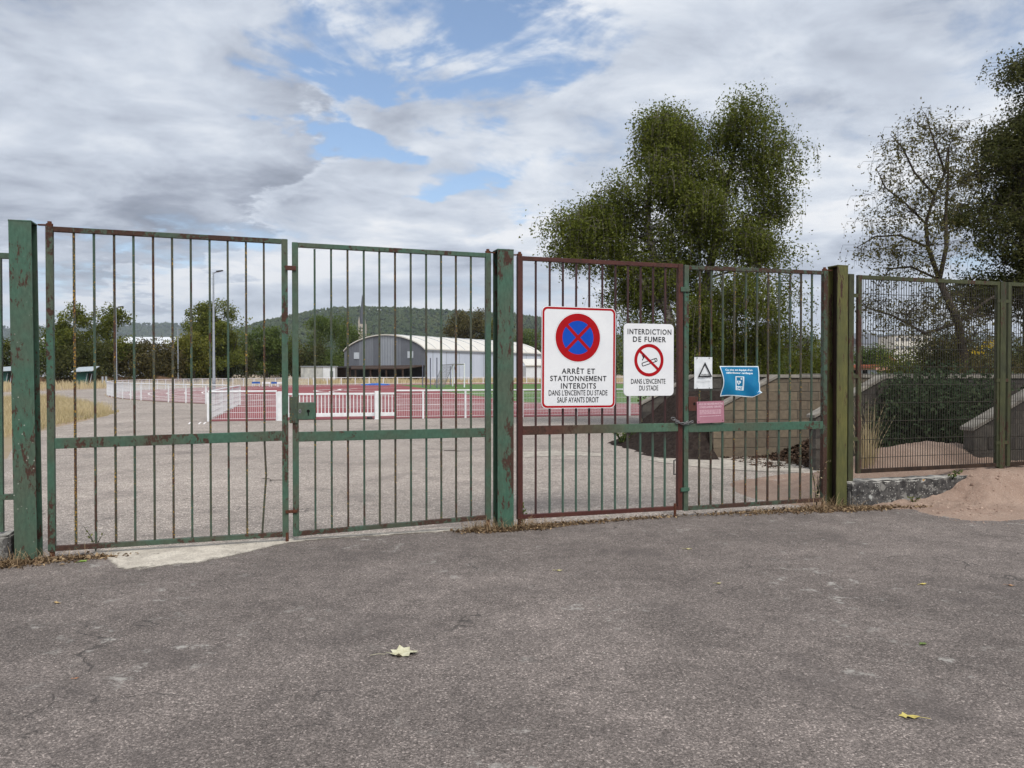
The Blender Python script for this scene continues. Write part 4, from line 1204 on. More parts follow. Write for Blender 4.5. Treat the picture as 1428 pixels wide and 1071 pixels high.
# sliding gate
gp0, gp1, gp2 = on_near(391), on_near(526), on_near(551.5)
sgx = thing('sliding_gate', 'white barred sliding gate on rollers in the track railing', 'gate', gp0 + Vector((0, .09, 0)), math.atan2(FDIR.y, FDIR.x))
gl = (gp2 - gp0).length
MB().box(-.02, gl, -.03, .03, .80, .86).build('top_rail', M['whitepaint'], sgx, bevel=.005)
MB().box(-.02, gl, -.04, .04, .10, .215).build('bottom_rail', M['whitepaint'], sgx, bevel=.005)
MB().box(gl - .05, gl, -.0295, .0295, .2155, .7995).build('end_post', M['whitepaint'], sgx)
bm_ = MB().box(-.013, .013, -.013, .013, .2, .81).mesh('bar', M['whitepaint'])
x = .11
while x < gl - .06:
    link('bar', bm_, sgx, (x, 0, 0)); x += .112
for xx in (gp0 + FDIR * .72 - gp0, gp0 + FDIR * 2.75 - gp0):
    MB().box(xx.length - .09, xx.length + .09, -.06, .06, .008, .085).build('roller', M['darkmetal'], sgx, bevel=.02)
for nm, p in (('gate_guide_post', gp0), ('gate_guide_post', gp1)):
    o = thing(nm, 'white square guide post at the %s end of the sliding gate' % ('closing' if p is gp0 else 'roller'), 'post', p + Vector((0, -.09, 0)), math.atan2(FDIR.y, FDIR.x))
    MB().box(-.065, .065, -.05, .05, .012, .92).build('shaft', M['whitepaint'], o, bevel=.006)
    MB().box(-.08, .08, -.065, .065, .0, .012).build('base_plate', M['whitepaint'], o)

# ------------------------------------------------------------------ lamps
def lamp(label, x, ytop, Y, arm):
    top = P(x, ytop, Y)
    o = thing('lamp_post', label, 'lamp post', (top.x, Y, 0), 0, 'grey lamp posts by the track')
    h = top.z
    MB().tube([(0, 0, 0), (0, 0, 1.2), (0, 0, 1.21), (0, 0, h)], [.11, .10, .085, .05], 10).build('pole', M['lamp'], o, True)
    if arm:
        MB().tube([(0, 0, h - .06), (arm * .35, 0, h + .03), (arm * .75, 0, h + .06)], .03, 8).build('arm', M['lamp'], o, True)
        MB().add([(arm * .45, -.13, h + .02), (arm * 1.2, -.10, h + .10), (arm * 1.2, .10, h + .10), (arm * .45, .13, h + .02), (arm * .45, -.12, h + .10), (arm * 1.2, -.08, h + .15), (arm * 1.2, .08, h + .15), (arm * .45, .12, h + .10)],
                 [(0, 3, 2, 1), (4, 5, 6, 7), (0, 1, 5, 4), (1, 2, 6, 5), (2, 3, 7, 6), (3, 0, 4, 7)]).build('lamp_head', M['darkmetal'], o)
    return o
lamp('tall grey lamp post rising behind the short white corner railing', 297.5, 380, 49, .50)
lamp('grey lamp post standing before the left rounded tree by the path', 161.5, 429, 74, .60)
lamp('grey lamp post against the yellow-green shrub', 248, 457, 105, 0)
lamp('grey lamp post against the dark brown hedge near the white cabin', 390.5, 468, 127, 0)

# ------------------------------------------------------------------ barn and sheds
M['corr_grey'] = basic('grey_cladding', (0.19, 0.205, 0.23), (0.215, 0.23, 0.255), .6, 0.6)
M['corr_mid'] = basic('dark_grey_cladding', (0.14, 0.15, 0.172), (0.16, 0.17, 0.192), .6, 0.6)
M['corr_light'] = basic('pale_grey_cladding', (0.30, 0.325, 0.36), (0.34, 0.365, 0.40), .6, 0.6)
M['wall_pale'] = basic('bluish_white_cladding', (0.46, 0.51, 0.60), (0.54, 0.585, 0.67), .4, 0.6, stretch=(1, 1, .15))
M['roof_cream'] = basic('cream_roof', (0.60, 0.575, 0.52), (0.66, 0.635, 0.58), .5, 0.6)
M['roof_white'] = basic('white_roof', (0.62, 0.64, 0.66), (0.70, 0.72, 0.74), .5, 0.5)
M['trim'] = basic('barn_trim', (0.20, 0.22, 0.25), (0.24, 0.26, 0.29), 2, 0.6)
M['glasspale'] = basic('pale_window', (0.50, 0.54, 0.58), (0.58, 0.62, 0.66), 2, 0.2)
M['brownwood'] = basic('dark_brown_timber', (0.045, 0.030, 0.024), (0.075, 0.050, 0.038), 3, 0.9)
bo = P(594, 530, 150); bo.z = 0
bang = math.atan2(.817, .577)       # along the long side
bn = thing('barn', 'large barn with curved grey gable, cream roof and pale bluish long wall', 'barn', bo, bang)
# local: x along the long side, y to the left (gable width 0..23)
BL, BW, BE, BA = 41.0, 23.0, 6.1, 9.2
def arch(y): return BE + (BA - BE) * (1 - ((y - BW / 2) / (BW / 2)) ** 2) ** .8 if 0 < y < BW else BE
ys = np.linspace(0, BW, 25)
# gable, panel by panel
edges = [0, 3.4, 6.6, 8.3, 12.3, 14.4, 18.5, 23.0]
pm = [M['corr_mid'], M['corr_grey'], M['corr_light'], M['corr_mid'], M['corr_grey'], M['corr_mid'], M['corr_mid']]
pm = [M['corr_mid'], M['corr_mid'], M['corr_grey'], M['corr_light'], M['corr_mid'], M['corr_grey'], M['corr_mid']]
for i in range(7):
    a, b = edges[i], edges[i + 1]
    n = max(2, int((b - a) / .6))
    yy = np.linspace(a + .01, b - .01, n)
    poly = [(a + .01, 2.9), (b - .01, 2.9)] + [(y, arch(y)) for y in yy[::-1]]
    q = MB().prism(poly, 'x', -.06 - .02 * (i % 2), .0)
    q.build('gable_panel', pm[i], bn)
rbs = MB()
for y in np.arange(.5, 22.8, .75): rbs.box(-.11, -.06, y - .03, y + .03, 2.95, arch(y) - .1)
stuff(rbs.build('gable_ribs', M['corr_mid'], bn))
MB().box(.2, BL, -.05, 0, 0, BE - .1).build('long_wall', M['wall_pale'], bn)
for x in np.arange(2, BL - 1, 4.1): MB().box(x - .06, x + .06, -.09, -.051, 0, BE - .2).build('wall_seam', M['corr_light'], bn)
MB().box(0, BL, -.28, -.06, BE - .25, BE - .02).build('gutter', M['trim'], bn)
MB().box(.2, BL, BW, BW + .05, 0, BE - .1).build('long_wall', M['wall_pale'], bn)
poly = [(0.0, 0), (BW, 0)] + [(y, arch(y)) for y in ys[::-1]]
MB().prism(poly, 'x', BL, BL + .05).build('end_wall', M['wall_pale'], bn)
rv, rf = [], []
for k, x in enumerate((-.35, BL + .3)):
    for y in ys: rv.append((x, y, arch(y) + .05))
    for y in ys: rv.append((x, y, arch(y) + .28))
n = len(ys)
for i in range(n - 1):
    rf += [(i, i + 1, 2 * n + i + 1, 2 * n + i), (n + i, 3 * n + i, 3 * n + i + 1, n + i + 1), (i, n + i, n + i + 1, i + 1), (2 * n + i, 2 * n + i + 1, 3 * n + i + 1, 3 * n + i)]
rf += [(0, 2 * n, 3 * n, n), (n - 1, 2 * n - 1, 4 * n - 1, 3 * n - 1)]
rf_o = MB().add(rv, rf).build('roof', M['roof_cream'], bn)
for x in np.arange(3.0, BL, 4.6):
    MB().tube([(x, y, arch(y) + .30) for y in ys], .06, 4).build('roof_seam', M['corr_light'], rf_o)
for y in (4.0, 19.2):
    wn_ = MB().box(-.16, -.085, y - .75, y + .75, 4.55, 5.9).build('window', M['glasspale'], bn)
# open lean-to in front of the gable
lt = thing('lean_to', 'dark open lean-to shelter under the barn gable', 'shed', bo, bang)
MB().add([(-5.5, 1.0, 2.3), (-5.5, 22, 2.3), (-.15, 22, 2.95), (-.15, .2, 2.95), (-5.5, 1.0, 2.5), (-5.5, 22, 2.5), (-.15, 22, 3.15), (-.15, .2, 3.15)],
         [(0, 1, 2, 3), (4, 7, 6, 5), (0, 4, 5, 1), (1, 5, 6, 2), (2, 6, 7, 3), (3, 7, 4, 0)]).build('canopy', M['brownwood'], lt)
for y in (1.2, 5.5, 9.8, 14, 18, 21.8): MB().box(-5.4, -5.15, y - .12, y + .12, 0, 2.3).build('post', M['brownwood'], lt)
for y0, y1 in ((7.5, 9.0), (12, 15.5), (19, 21)): MB().box(-.6, -.3, y0, y1, 0, 2.0).build('stored_board', M['darkmetal'], lt)
MB().box(1.5, 1.6, .2, 22.8, 0, 2.9).build('inner_wall', M['darkmetal'], lt)
MB().box(.0, .4, 0.05, .35, 0, 2.89).build('corner_post', M['trim'], lt)
# small white shed by the long wall
p0 = P(733.5, 532, 140); so = thing('small_white_shed', 'small white shed with cream roof by the barn wall', 'shed', (p0.x, p0.y, 0), R(8))
MB().box(0, 5.2, 0, 4, 0, 2.9).build('wall', M['roof_white'], so)
MB().add([(-.2, -.3, 2.9), (5.4, -.3, 2.9), (5.4, 4.2, 4.1), (-.2, 4.2, 4.1), (-.2, -.3, 3.05), (5.4, -.3, 3.05), (5.4, 4.2, 4.25), (-.2, 4.2, 4.25)], [(0, 1, 2, 3), (4, 7, 6, 5), (0, 4, 5, 1), (1, 5, 6, 2), (2, 6, 7, 3), (3, 7, 4, 0)]).build('roof', M['roof_cream'], so)
MB().box(1.9, 2.0, -.03, 0.0, .1, 2.7).build('panel_joint', M['corr_light'], so)
MB().prism([(24.0 - 15 + .35 * math.cos(a), 2.6 + .55 * math.sin(a)) for a in np.linspace(0, 6.283, 14, False)], 'y', -.12, -.052).build('wall_vent', M['black'], bn)
# cabin with patched boards
p0 = P(419.5, 530, 125); co = thing('site_cabin', 'low off-white patched cabin beside the barn', 'cabin', (p0.x, p0.y, 0), R(4))
M['cabin'] = basic('stained_white_boards', (0.56, 0.56, 0.53), (0.36, 0.37, 0.37), 1.4, 0.8, stretch=(1, 1, .4))
x = 0
for i, w_ in enumerate((1.35, 1.25, .95, 1.95)):
    MB().box(x + .01, x + w_ - .01, 0, .08 + .02 * (i % 2), 0, 2.55 + .03 * (i % 2)).build('wall_board', M['cabin'] if i != 3 else M['roof_white'], co); x += w_
MB().box(-.05, 5.6, -.15, 2.6, 2.6, 2.72).build('roof', M['corr_light'], co)
MB().box(0.02, 5.48, .12, 2.4, 0, 2.59).build('body', M['cabin'], co)
MB().box(3.75, 4.55, -.04, .0, .15, 2.1).build('door', M['roof_white'], co)
MB().box(4.7, 5.2, -.04, .0, .9, 1.9).build('window', M['corr_mid'], co)
for i, xw in enumerate((2.6, 4.0)):
    pass
p0 = P(468, 530, 138); do = thing('dark_shed', 'low dark shed between the white cabin and the barn', 'shed', (p0.x, p0.y, 0), R(5))
MB().box(-5, 2.2, 0, 5, 2.55, 2.8).build('roof', M['darkmetal'], do)
for xx in (-4.8, -1.5, 1.8): MB().box(xx, xx + .18, .2, .4, 0, 2.55).build('post', M['darkmetal'], do)
MB().box(-4.9, 2.1, 4.7, 4.9, 0, 2.55).build('back_wall', M['brownwood'], do)
MB().box(-3.6, -2.0, 1.0, 2.5, 0, 1.6).build('stored_crate', M['corr_mid'], do)
# player shelters
M['shelter_green'] = basic('green_boards', (0.025, 0.085, 0.075), (0.035, 0.11, 0.095), 2, 0.7)
M['shelter_roof'] = basic('blue_grey_sheet_roof', (0.38, 0.43, 0.47), (0.46, 0.51, 0.55), 2, 0.4)
def shelter(label, x, Y, w, h, wallmat, rz):
    p = P(x, 530, Y); o = thing('shelter', label, 'shelter', (p.x, Y, 0), R(rz))
    MB().add([(-w * .72, -.6, h + .02), (w * .72, -.6, h + .16), (w * .72, 1.6, h + .72), (-w * .72, 1.6, h + .58), (-w * .72, -.6, h + .08), (w * .72, -.6, h + .22), (w * .72, 1.6, h + .78), (-w * .72, 1.6, h + .64)],
             [(0, 1, 2, 3), (4, 7, 6, 5), (0, 4, 5, 1), (1, 5, 6, 2), (2, 6, 7, 3), (3, 7, 4, 0)]).build('roof', M['shelter_roof'], o)
    MB().box(-w / 2, w / 2 * .5, 0, .08, 0, h).build('wall', wallmat, o)
    MB().box(w / 2 * .52, w / 2, .3, .4, 0, h - .1).build('wall', M['brownwood'], o)
    MB().box(-w / 2, w / 2, 1.3, 1.38, 0, h + .35).build('back_wall', wallmat, o)
    for k in (-.25, .05, .35): 
        q = MB().add([(w * k, -.05, .0), (w * k + .09, -.05, .0), (w * k + .35, .0, h * .9), (w * k + .26, .0, h * .9), (w * k, -.02, .0), (w * k + .09, -.02, .0), (w * k + .35, .03, h * .9), (w * k + .26, .03, h * .9)], [(0, 1, 2, 3), (4, 7, 6, 5), (0, 4, 5, 1), (2, 6, 7, 3), (0, 3, 7, 4), (1, 5, 6, 2)])
        if k > 0: q.build('leaning_board', M['corr_light'], o)
    return o
shelter('small green shelter with slanting sheet roof in the dry grass', 117, 92, 1.65, 1.62, M['shelter_green'], 8)
shelter('small grey shelter with slanting sheet roof behind the far railing', 310, 118, 1.6, 1.8, M['corr_mid'], -6)
shelter('small shelter with sheet roof half hidden by the rusty gate post', 6, 92, 1.6, 1.65, M['shelter_green'], 4)
# goal, poles, mats
go = thing('football_goal', 'white football goal on the green infield', 'goal', (0, 0, 0))
ga, gbp = Vector((-5.05, 81.5, 0)), Vector((-6.85, 88.7, 0))
go.location = ga
gd = gbp - ga
H_ = Vector((0, 0, 2.5)); bk = -TD * 2.0
for nm, pts_ in (('goal_post', [Vector(), H_]), ('goal_post', [gd, gd + H_]), ('crossbar', [H_, gd + H_])): MB().tube(pts_, .075, 8).build(nm, M['whitepaint'], go)
MB().tube([H_, H_ + bk * .6, bk * 1.1], .03, 6).build('net_stay', M['chain'], go); MB().tube([gd + H_, gd + H_ + bk * .6, gd + bk * 1.1], .03, 6).build('net_stay', M['chain'], go)
nt = MB()
for k in np.linspace(0, 1, 40): nt.tube([gd * k + H_, gd * k + H_ + bk * .6, gd * k + bk * 1.1], .008, 3, False)
for f in np.linspace(.05, 1, 12):
    a = H_ + bk * .6 if f < .3 else H_ * (1 - (f - .3) / .7) + bk * (.6 + .5 * (f - .3) / .7)
    nt.tube([a, a + gd], .008, 3, False)
stuff(nt.build('net', M['chain'], go))
M['polegrey'] = basic('blue_grey_pole', (0.10, 0.11, 0.15), (0.14, 0.15, 0.20), 2, 0.5)
for i, (x, Y, h) in enumerate(((589.5, 84, 3.0), (600.3, 80, 3.1), (609.3, 78, 3.1), (628, 96, 2.4))):
    p = P(x, 530, Y)
    o = thing('cage_pole', 'thin blue-grey pole standing on the infield in front of the barn', 'pole', (p.x, Y, 0), 0, 'thin poles in front of the barn')
    MB().tube([(0, 0, 0), (0, 0, h)], .055, 8).build('shaft', M['polegrey'], o); MB().tube([(0, 0, 0.018), (0, 0, .06)], .12, 8).build('foot', M['polegrey'], o)
M['tarp'] = basic('blue_tarpaulin', (0.020, 0.085, 0.34), (0.035, 0.14, 0.46), 1.2, 0.5)
p = P(524, 537, 98)
def tarph(a, b): return (.16 * math.exp(-(a / 1.5) ** 2 - (b / 1.0) ** 2) + .07 * fb(a, b, 2.2) + .09) * (1 if abs(a) < 1.65 + .3 * fb(a, b, 1) and abs(b) < 1.2 else -.2)
tag(heightfield('tarpaulin', Vector((p.x, 98, 0)), Vector((1, 0, 0)), Vector((0, 1, 0)), 40, 26, (-1.9, 1.9), (-1.5, 1.5), tarph, M['tarp']), 'crumpled blue tarpaulin lying on the edge of the red track', 'tarpaulin')
for i, x in enumerate((357, 371, 384, 392)):
    p = P(x, 538, 88 - i * .6)
    o = thing('hurdle_barrier', 'low %s barrier board on legs standing on the far red track' % ('blue' if i % 2 == 0 else 'white'), 'barrier', (p.x, p.y, 0), R(6), 'low blue barriers on the track')
    MB().box(-.45, .45, -.04, .04, .34, .55).build('board', M['tarp'] if i % 2 == 0 else M['whitepaint'], o)
    for q in (-.38, .38): MB().box(q - .03, q + .03, -.2, .2, .012, .34).build('leg', M['whitepaint'], o)
o = thing('white_box', 'small white electrical box in front of the brown hedge', 'box', tuple(P(219.5, 530, 108).xy) + (0,), 0)
MB().box(-.4, .4, -.3, .3, .5, 1.9).build('cabinet', M['whitepaint'], o, bevel=.03); MB().box(-.2, .2, -.15, .15, 0, .5).build('plinth', M['corr_mid'], o)
for i, x in enumerate((148.5, 143.5)):
    p = P(x, 530, 88); o = thing('marker_board', 'narrow pale board leaning beside the dry grass path', 'board', (p.x, p.y, 0), 0, 'pale boards by the dry grass')
    MB().add([(-.1, 0, 0), (.12, 0, 0), (.05, 0, 1.15), (-.16, 0, 1.15), (-.1, .05, 0), (.12, .05, 0), (.05, .05, 1.15), (-.16, .05, 1.15)], [(0, 1, 2, 3), (4, 7, 6, 5), (0, 4, 5, 1), (2, 6, 7, 3), (0, 3, 7, 4), (1, 5, 6, 2)]).build('plank', M['corr_light'], o)
    MB().box(-.03, .03, .05, .25, 0, .5).build('prop', M['brownwood'], o)
# far buildings
def simple_building(label, xl, xr, yt, Y, depth, h_roof, wall, roof, nwin=0, rz=0, floors=1, pitch=True):
    a, b = P(xl, yt, Y), P(xr, yt, Y)
    w = b.x - a.x; h = a.z - h_roof
    o = thing('building', label, 'building', (a.x, Y, 0), R(rz))
    MB().box(0, w, 0, depth, 0, h).build('wall', wall, o)
    if pitch: MB().prism([(-.3, h), (depth + .3, h), (depth / 2, h + h_roof)], 'x', -.3, w + .3).build('roof', roof, o)
    else: MB().box(-.2, w + .2, -.2, depth + .2, h, h + h_roof).build('roof', roof, o)
    for f in range(floors):
        for k in range(nwin):
            x = w * (k + .5) / nwin; z = h * (f + .55) / floors
            q = MB().box(x - .6, x + .6, -.05, .0, z - .7, z + .7).build('window', M['corr_mid'], o)
    return o
simple_building('long low white-roofed hall behind the left hedge', 150, 232, 467, 260, 30, 3.0, M['corr_light'], M['roof_white'], 6)
simple_building('pale roofed hall far behind the left trees', 45, 70, 463, 260, 25, 2.5, M['corr_light'], M['roof_white'], 2, 0)
M['pinkwall'] = basic('pink_render', (0.52, 0.27, 0.21), (0.58, 0.32, 0.25), 2, 0.8)
M['tile_red'] = basic('red_tiles', (0.26, 0.075, 0.05), (0.32, 0.10, 0.06), 3, 0.8)
simple_building('pink rendered outbuilding beyond the block wall', 1176, 1221, 508.5, 62, 6, .25, M['pinkwall'], M['tile_red'], 3, 0, 1, False)
simple_building('small pink garage with dark opening beyond the block wall', 1222, 1238, 511.5, 64, 5, .3, M['pinkwall'], M['pinkwall'], 1, 0, 1, False)
simple_building('slate-grey roofed block far behind the mesh fence', 1200, 1236, 463, 330, 20, 5, M['corr_light'], M['corr_mid'], 5, 0, 4)
simple_building('cream apartment block far behind the mesh fence', 1248, 1300, 466, 300, 14, .6, M['roof_cream'], M['trim'], 7, 0, 5, False)
simple_building('red-tiled house far behind the thin birch', 1236, 1250, 494, 180, 9, 1.6, M['roof_cream'], M['tile_red'], 1)
# church
cp = P(505.5, 500, 900)
chh_ = thing('church', 'distant church with slender dark spire and pale tower before the wooded hill', 'church', (cp.x, 900, 0))
M['stone'] = basic('pale_church_stone', (0.42, 0.38, 0.32), (0.33, 0.30, 0.26), .4, 0.9)
M['slate'] = basic('slate', (0.065, 0.07, 0.085), (0.09, 0.095, 0.11), .6, 0.7)
zt = P(505, 452, 900).z; ztop = P(505, 414, 900).z; zb = P(505, 480, 900).z
MB().box(-4.2, 4.2, -4, 4, 0, zt).build('tower', M['stone'], chh_)
sp = MB(); n = 8
ring0 = [(4.0 * math.cos(R(45 * k + 22)), 4.0 * math.sin(R(45 * k + 22)), zt) for k in range(8)]
ring1 = [(.5 * math.cos(R(45 * k + 22)), .5 * math.sin(R(45 * k + 22)), ztop) for k in range(8)]
sp.add(ring0 + ring1 + [(0, 0, ztop + 4)], [(k, (k + 1) % 8, 8 + (k + 1) % 8, 8 + k) for k in range(8)] + [(8 + k, 8 + (k + 1) % 8, 16) for k in range(8)])
sp.build('spire', M['slate'], chh_)
for sx in (-1, 1): MB().prism([(sx * 3.2 - 1.2, zt), (sx * 3.2 + 1.2, zt), (sx * 3.2, zt + 9)], 'y', -4.3, -2.0).build('pinnacle', M['stone'], chh_)
for sx in (-1.6, 1.6): MB().box(sx - .6, sx + .6, -4.1, -4.0, zt - 9, zt - 3).build('belfry_opening', M['slate'], chh_)
MB().prism([(4.3, zb - 8), (4.3, zb + 1), (13, zb + 7), (21, zb + 1), (21, zb - 8)], 'y', -6, 12).build('nave', M['stone'], chh_)

# ------------------------------------------------------------------ wooded hills
rg = np.random.default_rng(5)
def ico():
    bm = bmesh.new(); bmesh.ops.create_icosphere(bm, subdivisions=2, radius=1)
    v_ = np.array([q.co[:] for q in bm.verts]); f_ = np.array([[q.index for q in p.verts] for p in bm.faces]); bm.free(); return v_, f_
def ico1():
    bm = bmesh.new(); bmesh.ops.create_icosphere(bm, subdivisions=1, radius=1)
    v_ = np.array([q.co[:] for q in bm.verts]); f_ = np.array([[q.index for q in p.verts] for p in bm.faces]); bm.free(); return v_, f_
ICV, ICF = ico1()
M['hillside'] = basic('hill_floor', (0.030, 0.040, 0.018), (0.045, 0.055, 0.024), .02, 0.95)
def hill(ridge, Yr, depth, name, nx, ny, crown, n_tr, label):
    """ridge: list of (px x, px y) of the skyline at distance Yr; slope falls towards the camera"""
    rx = np.array([P(x, y, Yr).x for x, y in ridge]); rz = np.array([P(x, y, Yr).z for x, y in ridge])
    def hz(x, k):
        base = np.interp(x, rx, rz)
        prof = np.clip(1 - k, 0, 1) ** 1.25
        return base * prof
    xs_ = np.linspace(rx[0], rx[-1], nx); ks = np.linspace(-.25, 1, ny)
    V, F = [], []
    for k in ks:
        for x in xs_:
            y = Yr - depth * k
            V.append((x * (1 - .12 * max(0, k)), y, (hz(x, max(0, k)) if k >= 0 else np.interp(x, rx, rz) * (1 + .6 * k)) - 3))
    for j in range(ny - 1):
        for i in range(nx - 1): F.append((j * nx + i, j * nx + i + 1, (j + 1) * nx + i + 1, (j + 1) * nx + i))
    structure(link(name, np_mesh(name, V, F, M['hillside'], smooth=True)))
    x = rg.uniform(rx[0], rx[-1], n_tr); k = np.clip(rg.uniform(-.04, 1, n_tr), -.04, 1) ** 1.0
    kk = np.maximum(k, 0)
    z = np.interp(x, rx, rz) * np.clip(1 - kk, 0, 1) ** 1.25
    keep = rg.uniform(0, 1, n_tr) < 1
    cen = np.stack([x * (1 - .12 * kk), Yr - depth * k, z], 1)[keep]
    n = len(cen)
    r = crown * rg.uniform(.6, 1.35, n)
    sc3 = np.stack([r, r, r * rg.uniform(.8, 1.4, n)], 1)
    jit = 1 + rg.normal(0, .17, (n, len(ICV), 1))
    vv = (ICV[None] * jit) * sc3[:, None, :] + cen[:, None, :]
    ff = ICF[None] + (np.arange(n) * len(ICV))[:, None, None]
    patch = np.array([.5 + .5 * mn.noise(Vector((c_[0] * .006, c_[1] * .006, c_[2] * .01))) for c_ in cen])
    rn = np.clip(patch * .7 + rg.normal(.15, .2, n), 0, 1)
    o = stuff(link('forest', np_mesh('forest', vv.reshape(-1, 3), ff.reshape(-1, 3), M['leaf_forest'], np.repeat(rn, len(ICF)), smooth=False)))
    return tag(o, label, 'forest')
hill([(250, 486), (300, 470), (330, 461), (360, 450), (400, 441), (440, 433), (475, 429), (520, 428.5), (560, 430), (600, 432), (640, 434), (690, 437), (720, 439), (752, 443), (800, 455), (860, 468), (950, 480), (1050, 486), (1200, 488), (1500, 485)],
     1700, 750, 'hill', 120, 24, 3.1, 26000, 'dense green forest covering the hill behind the barn')
hill([(-300, 462), (-100, 455), (60, 456), (150, 453), (200, 451), (260, 452), (330, 456), (420, 462), (600, 470), (900, 476), (1180, 470), (1260, 466), (1500, 472)], 4200, 1200, 'far_ridge', 80, 12, 7.0, 15000, 'far blue-green wooded ridge on the horizon')

# ------------------------------------------------------------------ trees
def smooth_path(a, b, rg, sag=0.0, wob=.08, n=5):
    a, b = np.array(a, float), np.array(b, float)
    L_ = np.linalg.norm(b - a)
    t_ = np.linspace(0, 1, n)[:, None]
    p = a + (b - a) * t_
    p += (rg.normal(0, wob * L_, (1, 3)) * np.sin(math.pi * t_))
    p[:, 2] += sag * L_ * np.sin(math.pi * t_[:, 0])
    return p
def make_tree(name, label, base, stems, lobes, n_clu, per, leaf, spread, mat, bark, seed, droop=0.0, cat='tree', group=None, limb_r=.05, twig_frac=.5, gap=0.0, gap_sc=.5, limb_n=None, flat=.4, strands=1, tw_r=1.0, hangfrac=.65, clump=None):
    """base (x,y); stems: list of (points, radii) in world; lobes: (centre, radii, weight)"""
    rg = np.random.default_rng(seed)
    base = np.array([base[0], base[1], 0.0])
    o = thing(name, label, cat, tuple(base), 0, group)
    wood = MB()
    nodes = []
    for pts, rad in stems:
        q = [np.array(p, float) - base for p in pts]
        wood.tube(q, rad, 8)
        for i in range(len(q) - 1):
            for k in np.linspace(0, 1, 6): nodes.append(q[i] * (1 - k) + q[i + 1] * k)
    w = np.array([l[2] for l in lobes], float); w /= w.sum()
    # limbs out to each lobe
    for c_, r_, _ in lobes:
        c_ = np.array(c_, float) - base
        nd = np.array(nodes)
        d = np.linalg.norm(nd - c_, axis=1) + 1.2 * np.maximum(0, nd[:, 2] - c_[2] + .15 * np.linalg.norm(nd - c_, axis=1))
        a = nd[np.argmin(d)]
        p = smooth_path(a, c_, rg, .06, .06, 6)
        rr_ = limb_r * min(1.0, .4 + np.mean(r_) / 3)
        wood.tube(p, list(np.linspace(rr_, rr_ * .35, 6)), 5)
        nodes += list(p[2:])
    # clusters
    pick = rg.choice(len(lobes), n_clu, p=w)
    C_ = np.array([l[0] for l in lobes], float)[pick]; RR = np.array([l[1] for l in lobes], float)[pick]
    u = rg.normal(size=(n_clu, 3)); u /= np.linalg.norm(u, axis=1, keepdims=True)
    rad = rg.uniform(0, 1, n_clu) ** .38
    cl = C_ + u * RR * rad[:, None] - base
    if clump:
        ns, rs = clump                                  # leafy pads, denser on their upper side
        cen_ = (C_ + u * RR * (rad * .88)[:, None] - base)[:ns]; pk = rg.integers(0, ns, n_clu)
        rs_ = rs * np.random.default_rng(seed + 5).uniform(.6, 1.35, ns)
        u2 = rg.normal(size=(n_clu, 3)); u2 /= np.linalg.norm(u2, axis=1, keepdims=True); u2[:, 2] = np.abs(u2[:, 2]) * 1.1 - .35
        cl = cen_[pk] + u2 * rs_[pk][:, None] * (rg.uniform(0, 1, n_clu) ** .45)[:, None] * np.array([1.15, 1.15, .75])
    if gap > 0:
        keep = np.array([mn.noise(Vector((p[0] / gap_sc + seed, p[1] / gap_sc, p[2] / gap_sc))) > -.5 + gap for p in cl])
        cl = cl[keep]; rad = rad[keep]
    nd = np.array(nodes)
    for i, p in enumerate(cl):
        if rg.uniform() > twig_frac: continue
        d = np.linalg.norm(nd - p, axis=1) + .8 * np.maximum(0, nd[:, 2] - p[2])
        a = nd[np.argmin(d)]
        q = smooth_path(a, p, rg, .10, .07, 4)
        r0 = limb_r * .24
        wood.tube(q, [r0, r0 * .7, r0 * .45, r0 * .22], 3, False)
    n = len(cl) * per
    ci = np.repeat(np.arange(len(cl)), per)
    off = np.clip(rg.normal(size=(n, 3)), -1.5, 1.5) * spread * .5
    pos = cl[ci] + off
    if droop > 0:
        st = rg.integers(0, 4, n)                      # a few hanging strands per cluster
        sd = np.random.default_rng(seed + 1).normal(size=(len(cl), 4, 2)) * spread * .55
        hang = rg.uniform(0, 1, n) ** .8
        ln = np.random.default_rng(seed + 2).uniform(.35, 1.0, (len(cl), 4)) * droop
        hmask = rg.uniform(0, 1, n) < hangfrac
        hp_ = cl[ci].copy()
        hp_[:, :2] += sd[ci, st] + rg.normal(size=(n, 2)) * .03
        hp_[:, 2] -= hang * ln[ci, st]
        hp_ += rg.normal(size=(n, 3)) * .02
        pos[hmask] = hp_[hmask]
        for i in range(len(cl)):
            for q in range(strands):
                p0 = cl[i]; xy = sd[i, q]; l_ = ln[i, q]
                wood.tube([p0, p0 + [xy[0] * .8, xy[1] * .8, .02], p0 + [xy[0], xy[1], -l_ * .45], p0 + [xy[0], xy[1], -l_]], [.0045 * tw_r, .0045 * tw_r, .0035 * tw_r, .0022 * tw_r], 3, False)
    pos[:, 2] = np.maximum(pos[:, 2], .08)
    v_, f_ = leaf_quads(pos, leaf, rg, flat)
    shade = np.clip(.5 + rg.normal(0, .22, len(cl))[ci] + rg.normal(0, .16, n), 0, 1)
    wood.build('trunk', bark, o, True)
    link('crown', np_mesh('crown', v_, f_, mat, shade), o)
    return o
def plobes(lst, Y, depth=None, seed=0):
    rg = np.random.default_rng(seed + 77); out = []
    for q in lst:
        x, y, rx, ry = q[:4]; w = q[4] if len(q) > 4 else None; dy = q[5] if len(q) > 5 else rg.uniform(-.5, .5)
        c_ = P(x, y, Y); rX, rZ = rx * Y / FPX, ry * Y / FPX
        rY = depth or (rX + rZ) / 2
        c2 = np.array(c_[:]); c2[1] += dy * rY
        out.append((c2, (rX, rY, rZ), w if w else rX * rZ))
    return out
def pp(lst, Y, dys=None): return [tuple(np.array(P(x, y, Y)[:]) + np.array([0, (dys[i] if dys else 0), 0])) for i, (x, y) in enumerate(lst)]

